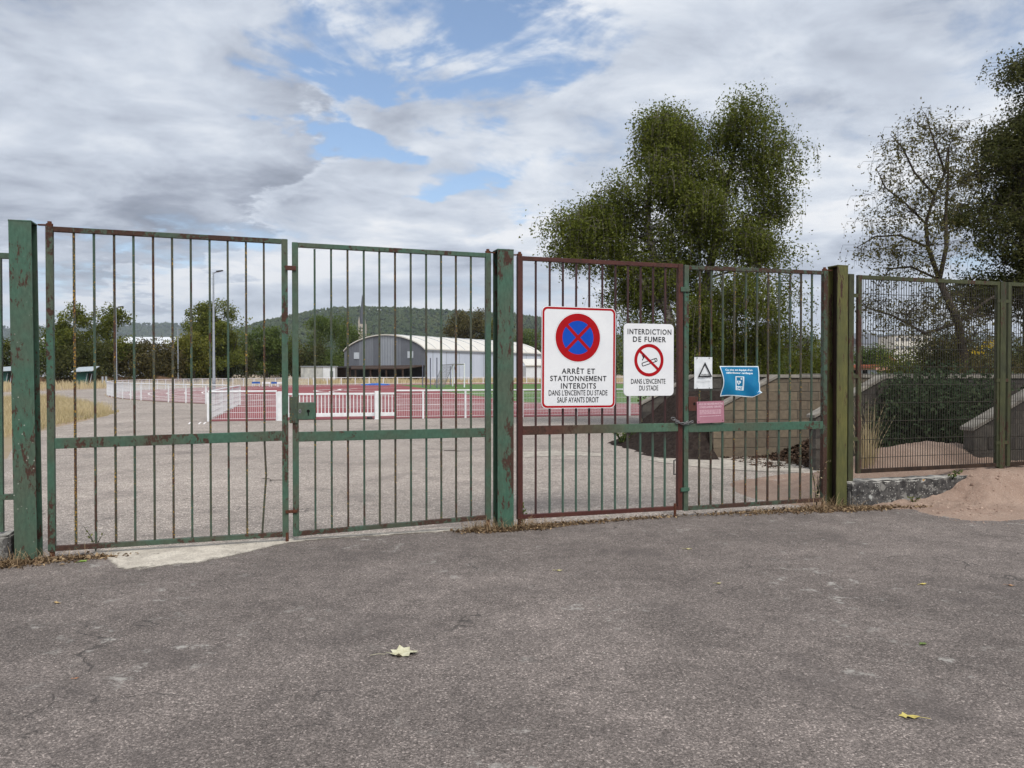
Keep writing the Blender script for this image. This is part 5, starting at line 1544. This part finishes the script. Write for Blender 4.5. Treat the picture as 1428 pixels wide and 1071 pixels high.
# the big birch
BY = 20.5
bx = P(948, 520, BY)
stems = [([(bx.x + .05, BY, 0), *pp([(940, 480), (932, 440), (915, 370), (903, 320), (905, 270), (915, 215)], BY)], [.17, .15, .13, .105, .085, .06, .03]),
         ([(bx.x + .1, BY + .1, 0), *pp([(960, 470), (985, 400), (1000, 340), (1015, 270), (1030, 200)], BY, [0, .1, .2, .3, .3, .3])], [.17, .15, .13, .10, .07, .03]),
         (pp([(932, 440), (890, 385), (845, 340), (815, 320)], BY), [.08, .06, .045, .025])]
lob = plobes([(1035, 185, 66, 48), (1020, 180, 48, 44), (1062, 225, 52, 56), (1005, 235, 46, 60), (1060, 310, 45, 60), (1000, 345, 80, 55), (1055, 375, 52, 45), (926, 182, 28, 38, 2.2, 0), (912, 235, 46, 50), (945, 260, 45, 60),
              (865, 285, 46, 42), (838, 310, 38, 36), (800, 330, 28, 38, .8), (850, 350, 44, 36), (890, 330, 55, 45), (905, 390, 62, 45), (1000, 425, 85, 50), (1085, 440, 45, 45), (960, 470, 80, 38), (885, 460, 40, 45), (1050, 485, 60, 30), (1125, 485, 22, 30), (985, 300, 55, 60), (950, 330, 60, 55)], BY, None, 1)
make_tree('birch_tree', 'large leafy birch with two rounded tops behind the block walls', (bx.x, BY), stems, lob, 4500, 42, .062, .40, M['leaf_birch'], M['bark_birch'], 3, droop=.70, limb_r=.055, twig_frac=.22, clump=(230, .50))

# thin birch to the right
RY = 17.0
rx_ = P(1347, 520, RY)
stems = [([(rx_.x, RY, 0), *pp([(1345, 500), (1336, 450), (1310, 390)], RY)], [.11, .095, .085, .075]),
         (pp([(1310, 390), (1294, 345), (1291, 312), (1303, 272), (1318, 240), (1322, 205)], RY), [.055, .045, .038, .03, .024, .012]),
         (pp([(1310, 390), (1327, 342), (1333, 295), (1340, 240), (1345, 190)], RY, [0, .2, .4, .5, .6]), [.055, .048, .036, .026, .012]),
         (pp([(1303, 272), (1275, 240), (1258, 205), (1242, 188)], RY), [.03, .024, .018, .008]),
         (pp([(1318, 240), (1300, 190), (1292, 162)], RY), [.025, .018, .006]),
         (pp([(1291, 312), (1262, 283), (1235, 262), (1222, 235)], RY), [.028, .022, .016, .007]),
         (pp([(1294, 345), (1255, 328), (1220, 330), (1195, 345)], RY), [.03, .024, .018, .008]),
         (pp([(1310, 390), (1270, 372), (1240, 375), (1225, 400)], RY), [.03, .024, .018, .008]),
         (pp([(1336, 450), (1290, 465), (1245, 440), (1210, 430)], RY), [.04, .032, .024, .012]),
         (pp([(1336, 450), (1375, 420), (1410, 400)], RY), [.04, .03, .015])]
lob = plobes([(1295, 175, 40, 30), (1250, 215, 34, 34), (1340, 190, 40, 36), (1225, 270, 30, 34), (1210, 330, 28, 36), (1265, 300, 42, 42), (1320, 250, 40, 48), (1250, 360, 50, 34), (1290, 345, 44, 40), (1225, 420, 36, 26), (1265, 440, 50, 32), (1310, 430, 48, 40), (1345, 470, 45, 40)], RY, None, 2)
make_tree('birch_tree', 'thin half-bare birch with open twigs above the mesh fence', (rx_.x, RY), stems, lob, 760, 15, .058, .34, M['leaf_sparse'], M['bark'], 8, strands=2, tw_r=.75, hangfrac=.7, droop=.38, limb_r=.028, twig_frac=.85, gap=.20, gap_sc=.6)
# dense dark tree at the edge
DY = 19.5
dx_ = P(1440, 520, DY)
stems = [([(dx_.x, DY, 0), *pp([(1438, 430), (1430, 340), (1425, 250), (1435, 150), (1440, 90)], DY)], [.2, .17, .14, .11, .07, .03])]
lob = plobes([(1430, 100, 18, 36), (1445, 150, 38, 50), (1400, 190, 34, 36), (1420, 240, 50, 55), (1365, 235, 34, 38), (1350, 285, 28, 42), (1385, 300, 45, 55), (1440, 320, 60, 60), (1395, 370, 50, 45), (1450, 410, 55, 60), (1370, 420, 45, 40), (1490, 230, 60, 110)], DY, None, 4)
make_tree('leafy_tree', 'dense dark green tree beside the thin birch, reaching past the mesh fence', (dx_.x, DY), stems, lob, 2000, 44, .066, .42, M['leaf_dark'], M['bark'], 12, droop=.45, limb_r=.06, twig_frac=.22, clump=(95, .60))

def bg_tree(label, xl, xr, yt, Y, mat, seed, yb=527, n_clu=170, per=34, leaf=.34, name='broadleaf_tree', group='trees behind the track', gap=.12):
    r = np.random.default_rng(seed)
    xm = (xl + xr) / 2; hw = (xr - xl) / 2; H = yb - yt
    lst = []
    for k in range(11):
        f = r.uniform(0, 1); y = yt + H * (.16 + .72 * f)
        wid = hw * (.45 + .55 * math.sin(math.pi * min(1, .18 + f * .72)))
        lst.append((xm + r.uniform(-1, 1) * wid * .72, y, hw * r.uniform(.34, .54), H * r.uniform(.13, .21)))
    lst += [(xm + r.uniform(-.25, .25) * hw, yt + H * .12, hw * .30, H * .115), (xm, yt + H * .45, hw * .5, H * .3), (xm, yt + H * .75, hw * .7, H * .2)]
    b = P(xm, 530, Y)
    top = P(xm, yt + H * .3, Y)
    return make_tree(name, label, (b.x, Y), [([(b.x, Y, 0), (b.x + .2, Y, top.z * .4), (b.x - .2, Y, top.z)], [.32, .24, .08])], plobes(lst, Y, None, seed), int(n_clu * 2.0), int(per * 1.2), leaf * .85, Y / 100 * .8, mat, M['bark'], seed, limb_r=.12, twig_frac=.08, clump=(60, Y / 100 * 1.05), group=group, flat=.7)
bg_tree('rounded olive tree seen past the post of the bowed-bar gate leaf', -75, 26, 408, 96, M['leaf_walnut'], 21)
bg_tree('broad olive tree behind the green shelter', 66, 146, 423, 100, M['leaf_walnut'], 22, n_clu=150)
bg_tree('olive tree right behind the lamp post by the path', 116, 188, 427, 102, M['leaf_walnut'], 23, n_clu=150)
bg_tree('large light green tree behind the tall lamp post', 238, 356, 419, 112, M['leaf_walnut'], 24, n_clu=230)
bg_tree('yellow-green tree low beside the brown hedge', 238, 300, 466, 108, M['leaf_yellow'], 25, n_clu=110)
bg_tree('dark olive tree sloping down behind the far lamp post', 330, 412, 452, 122, M['leaf_green'], 26, n_clu=170)
bg_tree('full green tree behind the white cabin', 412, 482, 440, 172, M['leaf_green'], 27, n_clu=190, leaf=.42)
bg_tree('green tree between the white cabin tree and the church spire', 455, 512, 452, 185, M['leaf_green'], 28, n_clu=130, leaf=.45)
bg_tree('brownish tree rising over the barn roof', 622, 700, 430, 215, M['leaf_brown'], 29, n_clu=210, leaf=.6)
bg_tree('yellow-green tree over the barn roof end', 665, 725, 437, 220, M['leaf_yellow'], 30, n_clu=150, leaf=.6)
bg_tree('green tree past the end of the barn roof', 705, 772, 455, 225, M['leaf_green'], 31, n_clu=150, leaf=.6)
bg_tree('dark tree far behind the warning sheet', 770, 900, 470, 240, M['leaf_green'], 32, n_clu=200, leaf=.65)
def hedge(label, xl, xr, yt, Y, mat, seed, n_clu=90, per=32, leaf=.30, yb=527, cat='hedge', name='hedge_shrub', group='hedge shrubs behind the dry grass'):
    r = np.random.default_rng(seed); xm = (xl + xr) / 2; hw = (xr - xl) / 2; H = yb - yt
    lst = [(xl + (xr - xl) * (k + .5) / 6, yt + H * r.uniform(.35, .6), hw * .28, H * r.uniform(.3, .45)) for k in range(6)] + [(xl + (xr - xl) * (k + .5) / 4, yb - H * .20, hw * .34, H * .24) for k in range(4)] + [(xm, yt + H * .7, hw * .9, H * .3)]
    b = P(xm, 530, Y)
    return make_tree(name, label, (b.x, Y), [([(b.x, Y, 0), (b.x, Y, P(xm, yt + H * .5, Y).z)], [.12, .04])], plobes(lst, Y, None, seed), int(n_clu * 2.0), per, leaf * .95, min(1.0, .02 * Y), mat, M['bark'], seed, cat=cat, limb_r=.05, twig_frac=.15, gap=.08, gap_sc=1.6, group=group, flat=.7)
hedge('dark hedge shrub beside the rusty gate post', 14, 90, 455, 99, M['leaf_green'], 41)
hedge('dark hedge shrub behind the green shelter', 66, 150, 470, 97, M['leaf_dark'], 42)
hedge('brown-green hedge shrub under the white-roofed hall', 150, 214, 468, 103, M['leaf_brown'], 43, 110)
hedge('brown hedge shrub beside the yellow-green tree', 196, 256, 474, 106, M['leaf_brown'], 44, 110)
hedge('bright green low shrub behind the far railing', 248, 292, 492, 110, M['leaf_green'], 45, 80)
hedge('dark hedge shrub behind the grey shelter', 282, 350, 468, 118, M['leaf_dark'], 46, 110)
hedge('brown dark hedge shrub by the far lamp post', 340, 412, 462, 126, M['leaf_brown'], 47, 120)
hedge('dark hedge shrub left of the white cabin', 392, 450, 470, 140, M['leaf_dark'], 48, 100, leaf=.36)
hedge('dark bramble hedge at the end of the gate row', -60, 20, 470, 97, M['leaf_dark'], 49)
# right-hand shrubs behind the bays
def shrub(label, xl, xr, yt, Y, mat, seed, n_clu, leaf, yb, per=30, gap=.1, name='shrub'):
    return hedge(label, xl, xr, yt, Y, mat, seed, n_clu, per, leaf, yb, 'shrub', name, 'shrubs behind the bays')
shrub('round green shrub behind the pink outbuilding', 1196, 1236, 484, 75, M['leaf_green'], 51, 80, .20, 512)
shrub('olive shrub above the dark block wall', 1236, 1310, 488, 26, M['leaf_walnut'], 52, 150, .075, 545)
shrub('dark green shrub under the thin birch', 1288, 1372, 466, 24, M['leaf_dark'], 53, 190, .080, 545)
shrub('brown-green bramble behind the mesh panel stile', 1345, 1440, 500, 15, M['leaf_brown'], 54, 190, .055, 585)
shrub('dark shrub rising behind the far mesh panel', 1390, 1480, 470, 18, M['leaf_dark'], 55, 150, .07, 560)
shrub('green shrub under the big birch behind the grey wall', 900, 1000, 478, 24, M['leaf_birch'], 56, 170, .08, 545)
shrub('green shrub under the big birch behind the tan wall', 985, 1095, 476, 25, M['leaf_green'], 57, 170, .08, 545)
shrub('olive shrub showing above the tan wall beside the gate post', 1085, 1165, 480, 26, M['leaf_walnut'], 58, 130, .08, 540)
# tall dark weeds filling the bay
wy = 11.6
wb_ = P(1300, 560, wy)
lob = plobes([(1245, 575, 34, 40), (1280, 560, 40, 42), (1330, 565, 40, 45), (1370, 570, 30, 50), (1255, 612, 42, 32), (1310, 615, 55, 32), (1365, 618, 40, 34), (1300, 590, 60, 45), (1225, 620, 18, 26)], wy, .75, 9)
make_tree('weed_thicket', 'thicket of tall dark green weeds inside the bay behind the mesh', (wb_.x, wy), [([(wb_.x, wy, 0), (wb_.x, wy, .9)], [.02, .008])], lob, 620, 34, .060, .26, M['leaf_bay'], M['bark'], 61, cat='weeds', limb_r=.014, twig_frac=.5, gap=.05, flat=.5)
def small_plant(name, label, base, h, n, mat, leaf, seed, stems=5, cat='plant', lean=.25, group=None):
    r = np.random.default_rng(seed); o = thing(name, label, cat, base, 0, group)
    w = MB(); P_ = []
    for k in range(stems):
        a = r.uniform(0, 6.28); l = h * r.uniform(.6, 1); d = np.array([math.cos(a), math.sin(a), 0]) * lean * l * r.uniform(.3, 1)
        pts = [(0, 0, 0), tuple(d * .35 + [0, 0, l * .55]), tuple(d + [0, 0, l])]
        w.tube(pts, [.004, .003, .0015], 4)
        for q in range(n // stems):
            f = r.uniform(.15, 1); p = np.array(pts[1]) * min(1, f * 2) if f < .5 else np.array(pts[1]) * (2 - 2 * f) + np.array(pts[2]) * (2 * f - 1)
            P_.append(p + r.normal(0, leaf * .4, 3))
    P_ = np.array(P_); P_[:, 2] = np.maximum(P_[:, 2], .01)
    v_, f_ = leaf_quads(P_, leaf, r, .4, .5)
    w.build('stem', M['leaf_bay'] if mat != M['straw'] else M['straw'], o); link('foliage', np_mesh('foliage', v_, f_, mat, r.uniform(0, 1, len(f_))), o)
    return o
gq = P(1372, 497, 13.0)
o = small_plant('goldenrod', 'goldenrod with yellow flower heads above the brambles', (gq.x, 13.0, 0), gq.z + .05, 90, M['leaf_green'], .07, 71, 6, 'plant', .12)
fl = []
for x, y, k in ((1361, 490, 26), (1367, 491, 20), (1379, 481, 30), (1384, 479, 20)):
    c_ = np.array(P(x, y, 13.0)[:]) - np.array([gq.x, 13.0, 0]); fl.append(c_ + np.random.default_rng(int(x)).normal(size=(k, 3)) * [.055, .05, .030])
fl = np.concatenate(fl); r_ = np.random.default_rng(2); v_, f_ = leaf_quads(fl, .030, r_, .3, .8)
link('blossom', np_mesh('blossom', v_, f_, M['yellowflower'], r_.uniform(0, 1, len(f_))), o)
b = L(POST2[0] + .20, -.02); small_plant('green_weed', 'single upright green weed at the foot of the red gate leaf', (b.x, b.y, .008), .30, 36, M['leaf_green'], .035, 72, 2, 'weed', .05)
b = L(S(1312, 676, .0)[0], .16); small_plant('green_weed', 'small dark green weed growing on the lichened kerb end', (b.x, b.y, .26), .13, 40, M['leaf_green'], .035, 73, 5, 'weed', .8)
b = L(S(1274, 695, .2)[0], .2); small_plant('green_weed', 'tiny weed at the foot of the lichened kerb', (b.x, b.y, .008), .12, 40, M['leaf_walnut'], .025, 74, 6, 'weed', .9)
b = L(.30, -.10); small_plant('green_weed', 'sprawling thin weed with a green tuft beside the rusty post', (b.x, b.y, .008), .20, 26, M['leaf_walnut'], .022, 75, 3, 'weed', .8)
b = L(POST3[0] - .22, -.06); small_plant('dry_weed', 'brittle dry weed climbing beside the olive gate post', (b.x, b.y, .008), .55, 70, M['straw_green'], .03, 76, 7, 'weed', .35)
b = G(868, 621); small_plant('green_weed', 'green weed clump at the left end of the grey block wall', (b.x, b.y, .004), .42, 260, M['leaf_green'], .05, 77, 22, 'weed', 1.2)
b = G(905, 617); small_plant('dry_weed', 'straw coloured weed clump beside the grey block wall', (b.x, b.y - .1, .004), .55, 200, M['straw_green'], .04, 78, 18, 'weed', .6)

# ------------------------------------------------------------------ grass as blades
def in_poly(px, py, poly):
    res = np.zeros(len(px), bool); n = len(poly); j = n - 1
    for i in range(n):
        xi, yi = poly[i][0], poly[i][1]; xj, yj = poly[j][0], poly[j][1]
        c_ = ((yi > py) != (yj > py)) & (px < (xj - xi) * (py - yi) / (yj - yi + 1e-12) + xi)
        res ^= c_; j = i
    return res
def blades(name, label, poly, n, h, w, mat, seed, z=0.0, lean=.35, patch=.4, cat='grass', kind='stuff'):
    r = np.random.default_rng(seed)
    poly = [(p[0], p[1]) for p in poly]
    xs_ = [p[0] for p in poly]; ys_ = [p[1] for p in poly]
    x = r.uniform(min(xs_), max(xs_), n * 4); y = r.uniform(min(ys_), max(ys_), n * 4)
    k = in_poly(x, y, poly); x, y = x[k][:n], y[k][:n]
    d = np.array([mn.noise(Vector((a * patch, b_ * patch, seed))) for a, b_ in zip(x, y)])
    k = d > r.uniform(-1.0, .35, len(d)); x, y, d = x[k], y[k], d[k]
    m = len(x)
    hh = h * r.uniform(.45, 1.15, m) * (1 + .5 * d); a = r.uniform(0, 2 * math.pi, m); le = r.uniform(0, lean, m) * hh
    la = r.uniform(0, 2 * math.pi, m); ww = w * r.uniform(.6, 1.3, m)
    ca, sa_ = np.cos(a) * ww / 2, np.sin(a) * ww / 2
    z0 = np.full(m, z)
    v0 = np.stack([x - ca, y - sa_, z0], 1); v1 = np.stack([x + ca, y + sa_, z0], 1)
    mx, my = x + np.cos(la) * le * .4, y + np.sin(la) * le * .4
    v2 = np.stack([mx + ca * .7, my + sa_ * .7, z0 + hh * .6], 1); v3 = np.stack([mx - ca * .7, my - sa_ * .7, z0 + hh * .6], 1)
    v4 = np.stack([x + np.cos(la) * le + ca * .15, y + np.sin(la) * le + sa_ * .15, z0 + hh], 1); v5 = np.stack([x + np.cos(la) * le - ca * .15, y + np.sin(la) * le - sa_ * .15, z0 + hh], 1)
    V = np.stack([v0, v1, v2, v3, v4, v5], 1).reshape(-1, 3)
    i = np.arange(m)[:, None] * 6
    F = np.concatenate([i + [0, 1, 2, 3], i + [3, 2, 4, 5]], 1).reshape(-1, 4)
    rn = np.repeat(np.clip(.5 + .5 * d + r.normal(0, .2, m), 0, 1), 2)
    o = link(name, np_mesh(name, V, F, mat, rn))
    o['kind'] = kind
    return tag(o, label, cat)
patch1 = [G(-60, 560), G(72, 554.5), G(118, 563), G(157, 573), G(148, 579.5), G(70, 596), G(24, 610), G(-60, 612)]
blades('dry_grass', 'patch of straw-coloured dry grass left of the yard', patch1, 22000, .32, .015, M['straw_green'], 81, lean=.9)
patch2 = [G(-80, 549.5), G(74, 544), G(164, 540.5), circ(TR + 2.5, 176), circ(TR + 3, 160), (-58, 110), (-85, 100)]
blades('dry_grass', 'band of pale dry grass between the path and the hedge', patch2, 9000, .65, .07, M['straw'], 82, patch=.2)
far_strip = [circ(TR + 1, a) for a in np.arange(150, 103, -4)] + [far_ + TN * 1.5 + TD * k for k in (5, 20, 40, 60)] + [far_ + TN * 26 + TD * 60, far_ + TN * 26, (-40, 128), (-52, 112)]
blades('dry_grass', 'tall pale dry grass in front of the barn', far_strip, 15000, .75, .10, M['straw'], 83, patch=.15)
green_l = [G(120, 536), G(160, 538), G(162, 530.5), G(128, 530)]
blades('green_grass', 'green weedy clump by the curved railing', green_l, 900, .9, .07, M['leaf_green'], 84)
edge = [G(40, 598), G(150, 580), G(168, 574), G(150, 576), G(60, 594)]
blades('short_grass', 'short green-brown turf edge beside the yard', edge, 3000, .10, .02, M['straw_green'], 85)
st_ = [L(S(1200, 640, -.55)[0], -.55), L(S(1220, 640, -.55)[0], -.55), L(S(1220, 640, -.75)[0], -.75), L(S(1200, 640, -.75)[0], -.75)]
blades('straw_tuft', 'tall tuft of dry straw behind the mesh panel', st_, 160, .85, .010, M['straw'], 86, .15, lean=.35)
# brown earth bank in front of the hedge
M['earth'] = basic('brown_earth', (0.19, 0.115, 0.068), (0.12, 0.075, 0.048), 1.2, 0.95, 0.8, .1)
def bankh(a, b): return (1.15 + .35 * fb(a, b, .35, 4)) * max(0, 1 - (b / 1.5) ** 2) - .05 + .1 * fb(a, b, 1.3)
e_a = P(20, 530, 96); e_b = P(252, 530, 106)
bd = Vector((e_b.x - e_a.x, e_b.y - e_a.y, 0)); bl_ = bd.length; bd.normalize()
structure(heightfield('earth_bank', Vector((e_a.x, e_a.y, 0)), bd, Vector((-bd.y, bd.x, 0)), 160, 14, (0, bl_), (-1.6, 1.6), bankh, M['earth']))

# ------------------------------------------------------------------ litter along the foot of the gates
def litter(name, label, spots, seed, n_tuft=85, n_flake=420, seg=None):
    r = np.random.default_rng(seed)
    V, F, RN = [], [], []
    nV = 0
    for (s, t_, ls, lt_, dens, hh) in spots:
        m = int(n_flake * dens)
        c_ = np.array([tuple(L(s + r.normal(0, ls), t_ + r.normal(0, lt_), .010 + abs(r.normal(0, .008)))) for _ in range(m)])
        v_, f_ = leaf_quads(c_, r.uniform(.010, .042, m), r, 1.6, .55)
        V.append(v_); F.append(f_ + nV); nV += len(v_); RN.append(r.uniform(0, 1, m))
        # straws
        m = int(n_tuft * dens)
        for _ in range(m):
            b = L(s + r.normal(0, ls * .8), t_ + r.normal(0, lt_ * .8), .008)
            a = r.uniform(0, 6.28); ln = hh * r.uniform(.4, 1.3); fl_ = r.uniform(.3, 1.6)
            d = np.array([math.cos(a) * fl_, math.sin(a) * fl_, 1.0]); d /= np.linalg.norm(d)
            w_ = np.array([-math.sin(a), math.cos(a), 0]) * .0016
            p0 = np.array(b[:]); p1 = p0 + d * ln * .6; p2 = p0 + d * ln + np.array([math.cos(a), math.sin(a), -.4]) * ln * .2
            v_ = np.array([p0 - w_, p0 + w_, p1 + w_, p1 - w_, p2 + w_ * .4, p2 - w_ * .4])
            V.append(v_); F.append(np.array([[0, 1, 2, 3], [3, 2, 4, 5]]) + nV); nV += 6; q_ = r.uniform(.6, 1.0); RN.append(np.array([q_, q_]))
    o = stuff(link(name, np_mesh(name, np.concatenate(V), np.concatenate(F), M['litter'], np.concatenate(RN))))
    return tag(o, label, 'litter')
p1, p2, p3 = POST1[0], POST2[0], POST3[0]
litter('plant_litter', 'brown dead leaves and dry stalks round the post beside the bowed-bar leaf', [(p1 - .1, .20, .16, .07, 1.8, .13), (p1 + .25, .16, .16, .05, 1.0, .10), (p1 - .25, .12, .1, .05, .8, .12), (p1 + .5, .16, .12, .03, .4, .05)], 91)
litter('plant_litter', 'brown dry weeds round the foot of the lichen-speckled post', [(p2 - .22, .06, .12, .06, 1.8, .15), (p2 - .05, .14, .14, .04, 1.2, .12), (p2 + .25, .10, .14, .06, 1.8, .14), (p2 + .62, .05, .22, .04, 1.0, .09), (p2 + 1.2, .02, .3, .03, .6, .06), (p2 + 1.55, .0, .2, .03, .3, .05)], 92)
litter('plant_litter', 'brown leaf litter along the foot of the olive post and kerb', [(p3 - .8, .10, .35, .06, 1.4, .08), (p3 - .3, .16, .25, .08, 2.2, .17), (p3 + .1, .26, .22, .06, 1.3, .07), (p3 + .5, .28, .25, .05, 1.0, .05), (p3 + .95, .30, .2, .06, .5, .05), (p3 - 1.4, .04, .25, .03, .4, .05)], 93)
# grit on the asphalt
r = np.random.default_rng(14)
n = 6500
gx = r.uniform(-5.5, 7, n); gy = 1.9 + 6.2 * r.uniform(0, 1, n) ** 1.4
k = ((np.stack([gx, gy], 1) - np.array([A0.x, A0.y])) @ np.array([GN.x, GN.y])) > .05
gx, gy = gx[k], gy[k]; n = len(gx)
s_ = r.uniform(.0014, .0040, n) * (1 + (r.uniform(0, 1, n) > .97) * 1.0)
oct_v = np.array([[1, 0, 0], [-1, 0, 0], [0, 1, 0], [0, -1, 0], [0, 0, .7], [0, 0, -.7]]); oct_f = np.array([[0, 2, 4], [2, 1, 4], [1, 3, 4], [3, 0, 4], [2, 0, 5], [1, 2, 5], [3, 1, 5], [0, 3, 5]])
jit = 1 + r.normal(0, .25, (n, 6, 1))
V = oct_v[None] * jit * s_[:, None, None] + np.stack([gx, gy, .008 + s_ * .4], 1)[:, None, :]
M['grit'] = leafmat('pale_grit', (0.14, 0.125, 0.115), (0.26, 0.24, 0.215), (0.50, 0.48, 0.44), 0.0, .9)
tag(stuff(link('grit', np_mesh('grit', V.reshape(-1, 3), (oct_f[None] + (np.arange(n) * 6)[:, None, None]).reshape(-1, 3), M['grit'], np.repeat(r.uniform(0, 1, n) ** 1.6, 8)))), 'loose pale grit scattered over the forecourt asphalt', 'grit')

# clods and crumbs on and round the sand heap
r = np.random.default_rng(15); n = 2600
cs, ct_ = r.uniform(8.2, 14, n), r.normal(.55, .55, n)
hh_ = np.array([sandh(a, b) for a, b in zip(cs, ct_)]); k = (ct_ > .13) & (ct_ < 1.5); cs, ct_, hh_ = cs[k], ct_[k], np.maximum(hh_[k], .008); n = len(cs)
cc = np.array([tuple(L(a, b, h)) for a, b, h in zip(cs, ct_, hh_)]); s_ = r.uniform(.003, .009, n) * (1 + (r.uniform(0, 1, n) > .95) * 1.5)
s_ = s_ * 1.25
V = oct_v[None] * (1 + r.normal(0, .25, (n, 6, 1))) * s_[:, None, None] + cc[:, None, :]
M['clod'] = leafmat('sand_clods', (0.20, 0.135, 0.105), (0.36, 0.255, 0.20), (0.48, 0.36, 0.29), 0.0, .95)
tag(stuff(link('sand_crumbs', np_mesh('sand_crumbs', V.reshape(-1, 3), (oct_f[None] + (np.arange(n) * 6)[:, None, None]).reshape(-1, 3), M['clod'], np.repeat(r.uniform(0, 1, n), 8)))), 'crumbs of pinkish sand scattered over the spill', 'sand')

# ------------------------------------------------------------------ fallen leaves, one by one
def leaf_shape(kind, r):
    if kind == 'lobed':
        pr = [(-.5, 0), (-.28, .10), (-.34, .30), (-.14, .22), (-.06, .42), (.06, .24), (.26, .36), (.24, .16), (.5, .10), (.40, -.04), (.46, -.20), (.22, -.14), (.16, -.36), (.0, -.20), (-.14, -.40), (-.20, -.18), (-.36, -.22), (-.28, -.06)]
    elif kind == 'oval':
        pr = [(-.5, 0), (-.3, .17), (0, .26), (.3, .18), (.52, .02), (.3, -.15), (0, -.24), (-.3, -.16)]
    else:
        pr = [(-.5, .0), (-.2, .2), (.1, .16), (.2, .34), (.32, .12), (.5, .06), (.34, -.06), (.3, -.26), (.05, -.16), (-.2, -.2)]
    return [(x * r.uniform(.92, 1.08), y * r.uniform(.9, 1.1)) for x, y in pr]
def fallen_leaf(label, x, y, size, kind, c1, c2, rz, seed, curl=.25):
    r = np.random.default_rng(seed); b = G(x, y, .010)
    o = thing('fallen_leaf', label, 'leaf', (b.x, b.y, .012), R(rz), 'single leaves lying on the asphalt')
    out = leaf_shape(kind, r); n = len(out)
    V = [(0, 0, 0)] + [(px_ * .55, py_ * .55, 0) for px_, py_ in out] + [(px_, py_, 0) for px_, py_ in out]
    V = [(a * size, c_ * size, size * (curl * (c_ * c_ * 1.4 + .35 * a * a) + .05 * math.sin(a * 9 + c_ * 7)) + .002) for a, c_, _ in V]
    F = [(0, 1 + k, 1 + (k + 1) % n) for k in range(n)] + [(1 + k, 1 + n + k, 1 + n + (k + 1) % n, 1 + (k + 1) % n) for k in range(n)]
    top = [(v_[0], v_[1], v_[2] + .0006) for v_ in V]
    mb = MB().add(V, F); mb.add(top, F)
    m_ = basic('fallen_leaf_%d' % seed, c1, c2, 40, .7, .3, .002)
    mb.build('blade', m_, o, True)
    MB().tube([(-.5 * size, 0, .004), (-.72 * size, .05 * size, .006), (-.95 * size, .0, .004)], .0011, 5).build('leaf_stalk', m_, o)
    MB().tube([(-.5 * size, 0, size * curl * .09 + .0035), (0, 0, .0035), (.46 * size, .02 * size, size * curl * .09 + .0035)], .0009, 5).build('midrib', m_, o)
cream, cream2 = (.60, .58, .42), (.46, .43, .28)
yel, yel2 = (.58, .50, .16), (.50, .40, .12)
fallen_leaf('large curled cream leaf lying alone on the open asphalt', 561, 912, .175, 'lobed', cream, cream2, 12, 1, .42)
fallen_leaf('yellow leaf with upright stalk near the forecourt edge', 1268, 1000, .085, 'torn', yel, yel2, 160, 2)
fallen_leaf('small green leaf lying on the asphalt', 1287, 898.5, .050, 'lobed', (.10, .16, .04), (.14, .19, .06), 40, 3)
fallen_leaf('tan leaf scrap in front of the bowed-bar gate leaf', 79, 841, .048, 'oval', (.55, .40, .19), (.45, .31, .14), 150, 4)
fallen_leaf('pale yellow leaf in front of the red gate leaf', 780, 796, .055, 'oval', yel, cream2, 5, 5, .1)
fallen_leaf('pale yellow leaf in front of the meeting gate stiles', 960, 766, .060, 'oval', yel, cream2, -8, 6, .1)
fallen_leaf('tiny pale yellow leaf on the asphalt in front of the defibrillator notice', 1002, 814, .045, 'torn', yel, cream2, 15, 7)
fallen_leaf('yellow leaf scrap beyond the green leaf toward the olive post', 1287, 815, .062, 'torn', yel, yel2, 30, 8)
fallen_leaf('tan leaf scrap toward the sand side of the forecourt', 1410, 817, .05, 'oval', (.42, .25, .15), (.36, .22, .13), -20, 9)
fallen_leaf('light green leaf in the litter beside the bowed-bar gate leaf', 116, 783, .075, 'lobed', (.24, .36, .08), (.20, .30, .07), 70, 10, .1)
fallen_leaf('cream leaf under the bottom rail of the red gate leaf', 847, 720, .06, 'torn', cream, cream2, 20, 11)
fallen_leaf('reddish scrap of leaf on the open asphalt', 106, 947, .022, 'oval', (.50, .24, .12), (.42, .20, .10), 33, 12)
# twig on the yard
tw = G(370, 672); o = thing('dead_twig', 'thin dead twig lying on the yard behind the bowed bar', 'twig', (tw.x, tw.y, .012))
MB().tube([(-.12, .25, .004), (.02, .12, .012), (.10, -.05, .02), (.09, -.10, .012)], [.004, .005, .006, .003], 5).build('stem', M['bark'], o)
MB().tube([(.10, -.05, .02), (.28, -.12, .03), (.36, -.12, .012)], [.005, .004, .002], 5).build('side_shoot', M['bark'], o)
tw = G(629, 630); o = thing('dead_twig', 'short straight twig lying on the yard behind the lock gate leaf', 'twig', (tw.x, tw.y, .012))
MB().tube([(-.14, .06, .006), (.02, .0, .012), (.16, -.05, .006)], [.006, .007, .004], 5).build('stem', M['bark'], o)
MB().tube([(.02, .0, .012), (.06, .05, .014)], [.004, .002], 5).build('side_shoot', M['bark'], o)

# ------------------------------------------------------------------ air
hz_m = bpy.data.materials.new('haze_air'); hz_m.use_nodes = True
hn = hz_m.node_tree.nodes; hn.clear()
ho = hn.new('ShaderNodeOutputMaterial'); hv_ = hn.new('ShaderNodeVolumePrincipled')
hv_.inputs['Color'].default_value = (0.80, 0.88, 1.0, 1); hv_.inputs['Density'].default_value = 0.00010; hv_.inputs['Anisotropy'].default_value = 0.2
hz_m.node_tree.links.new(hv_.outputs[0], ho.inputs['Volume'])
stuff(MB().box(-6050, 6050, -350, 9050, -1.0, 330).build('haze', hz_m))
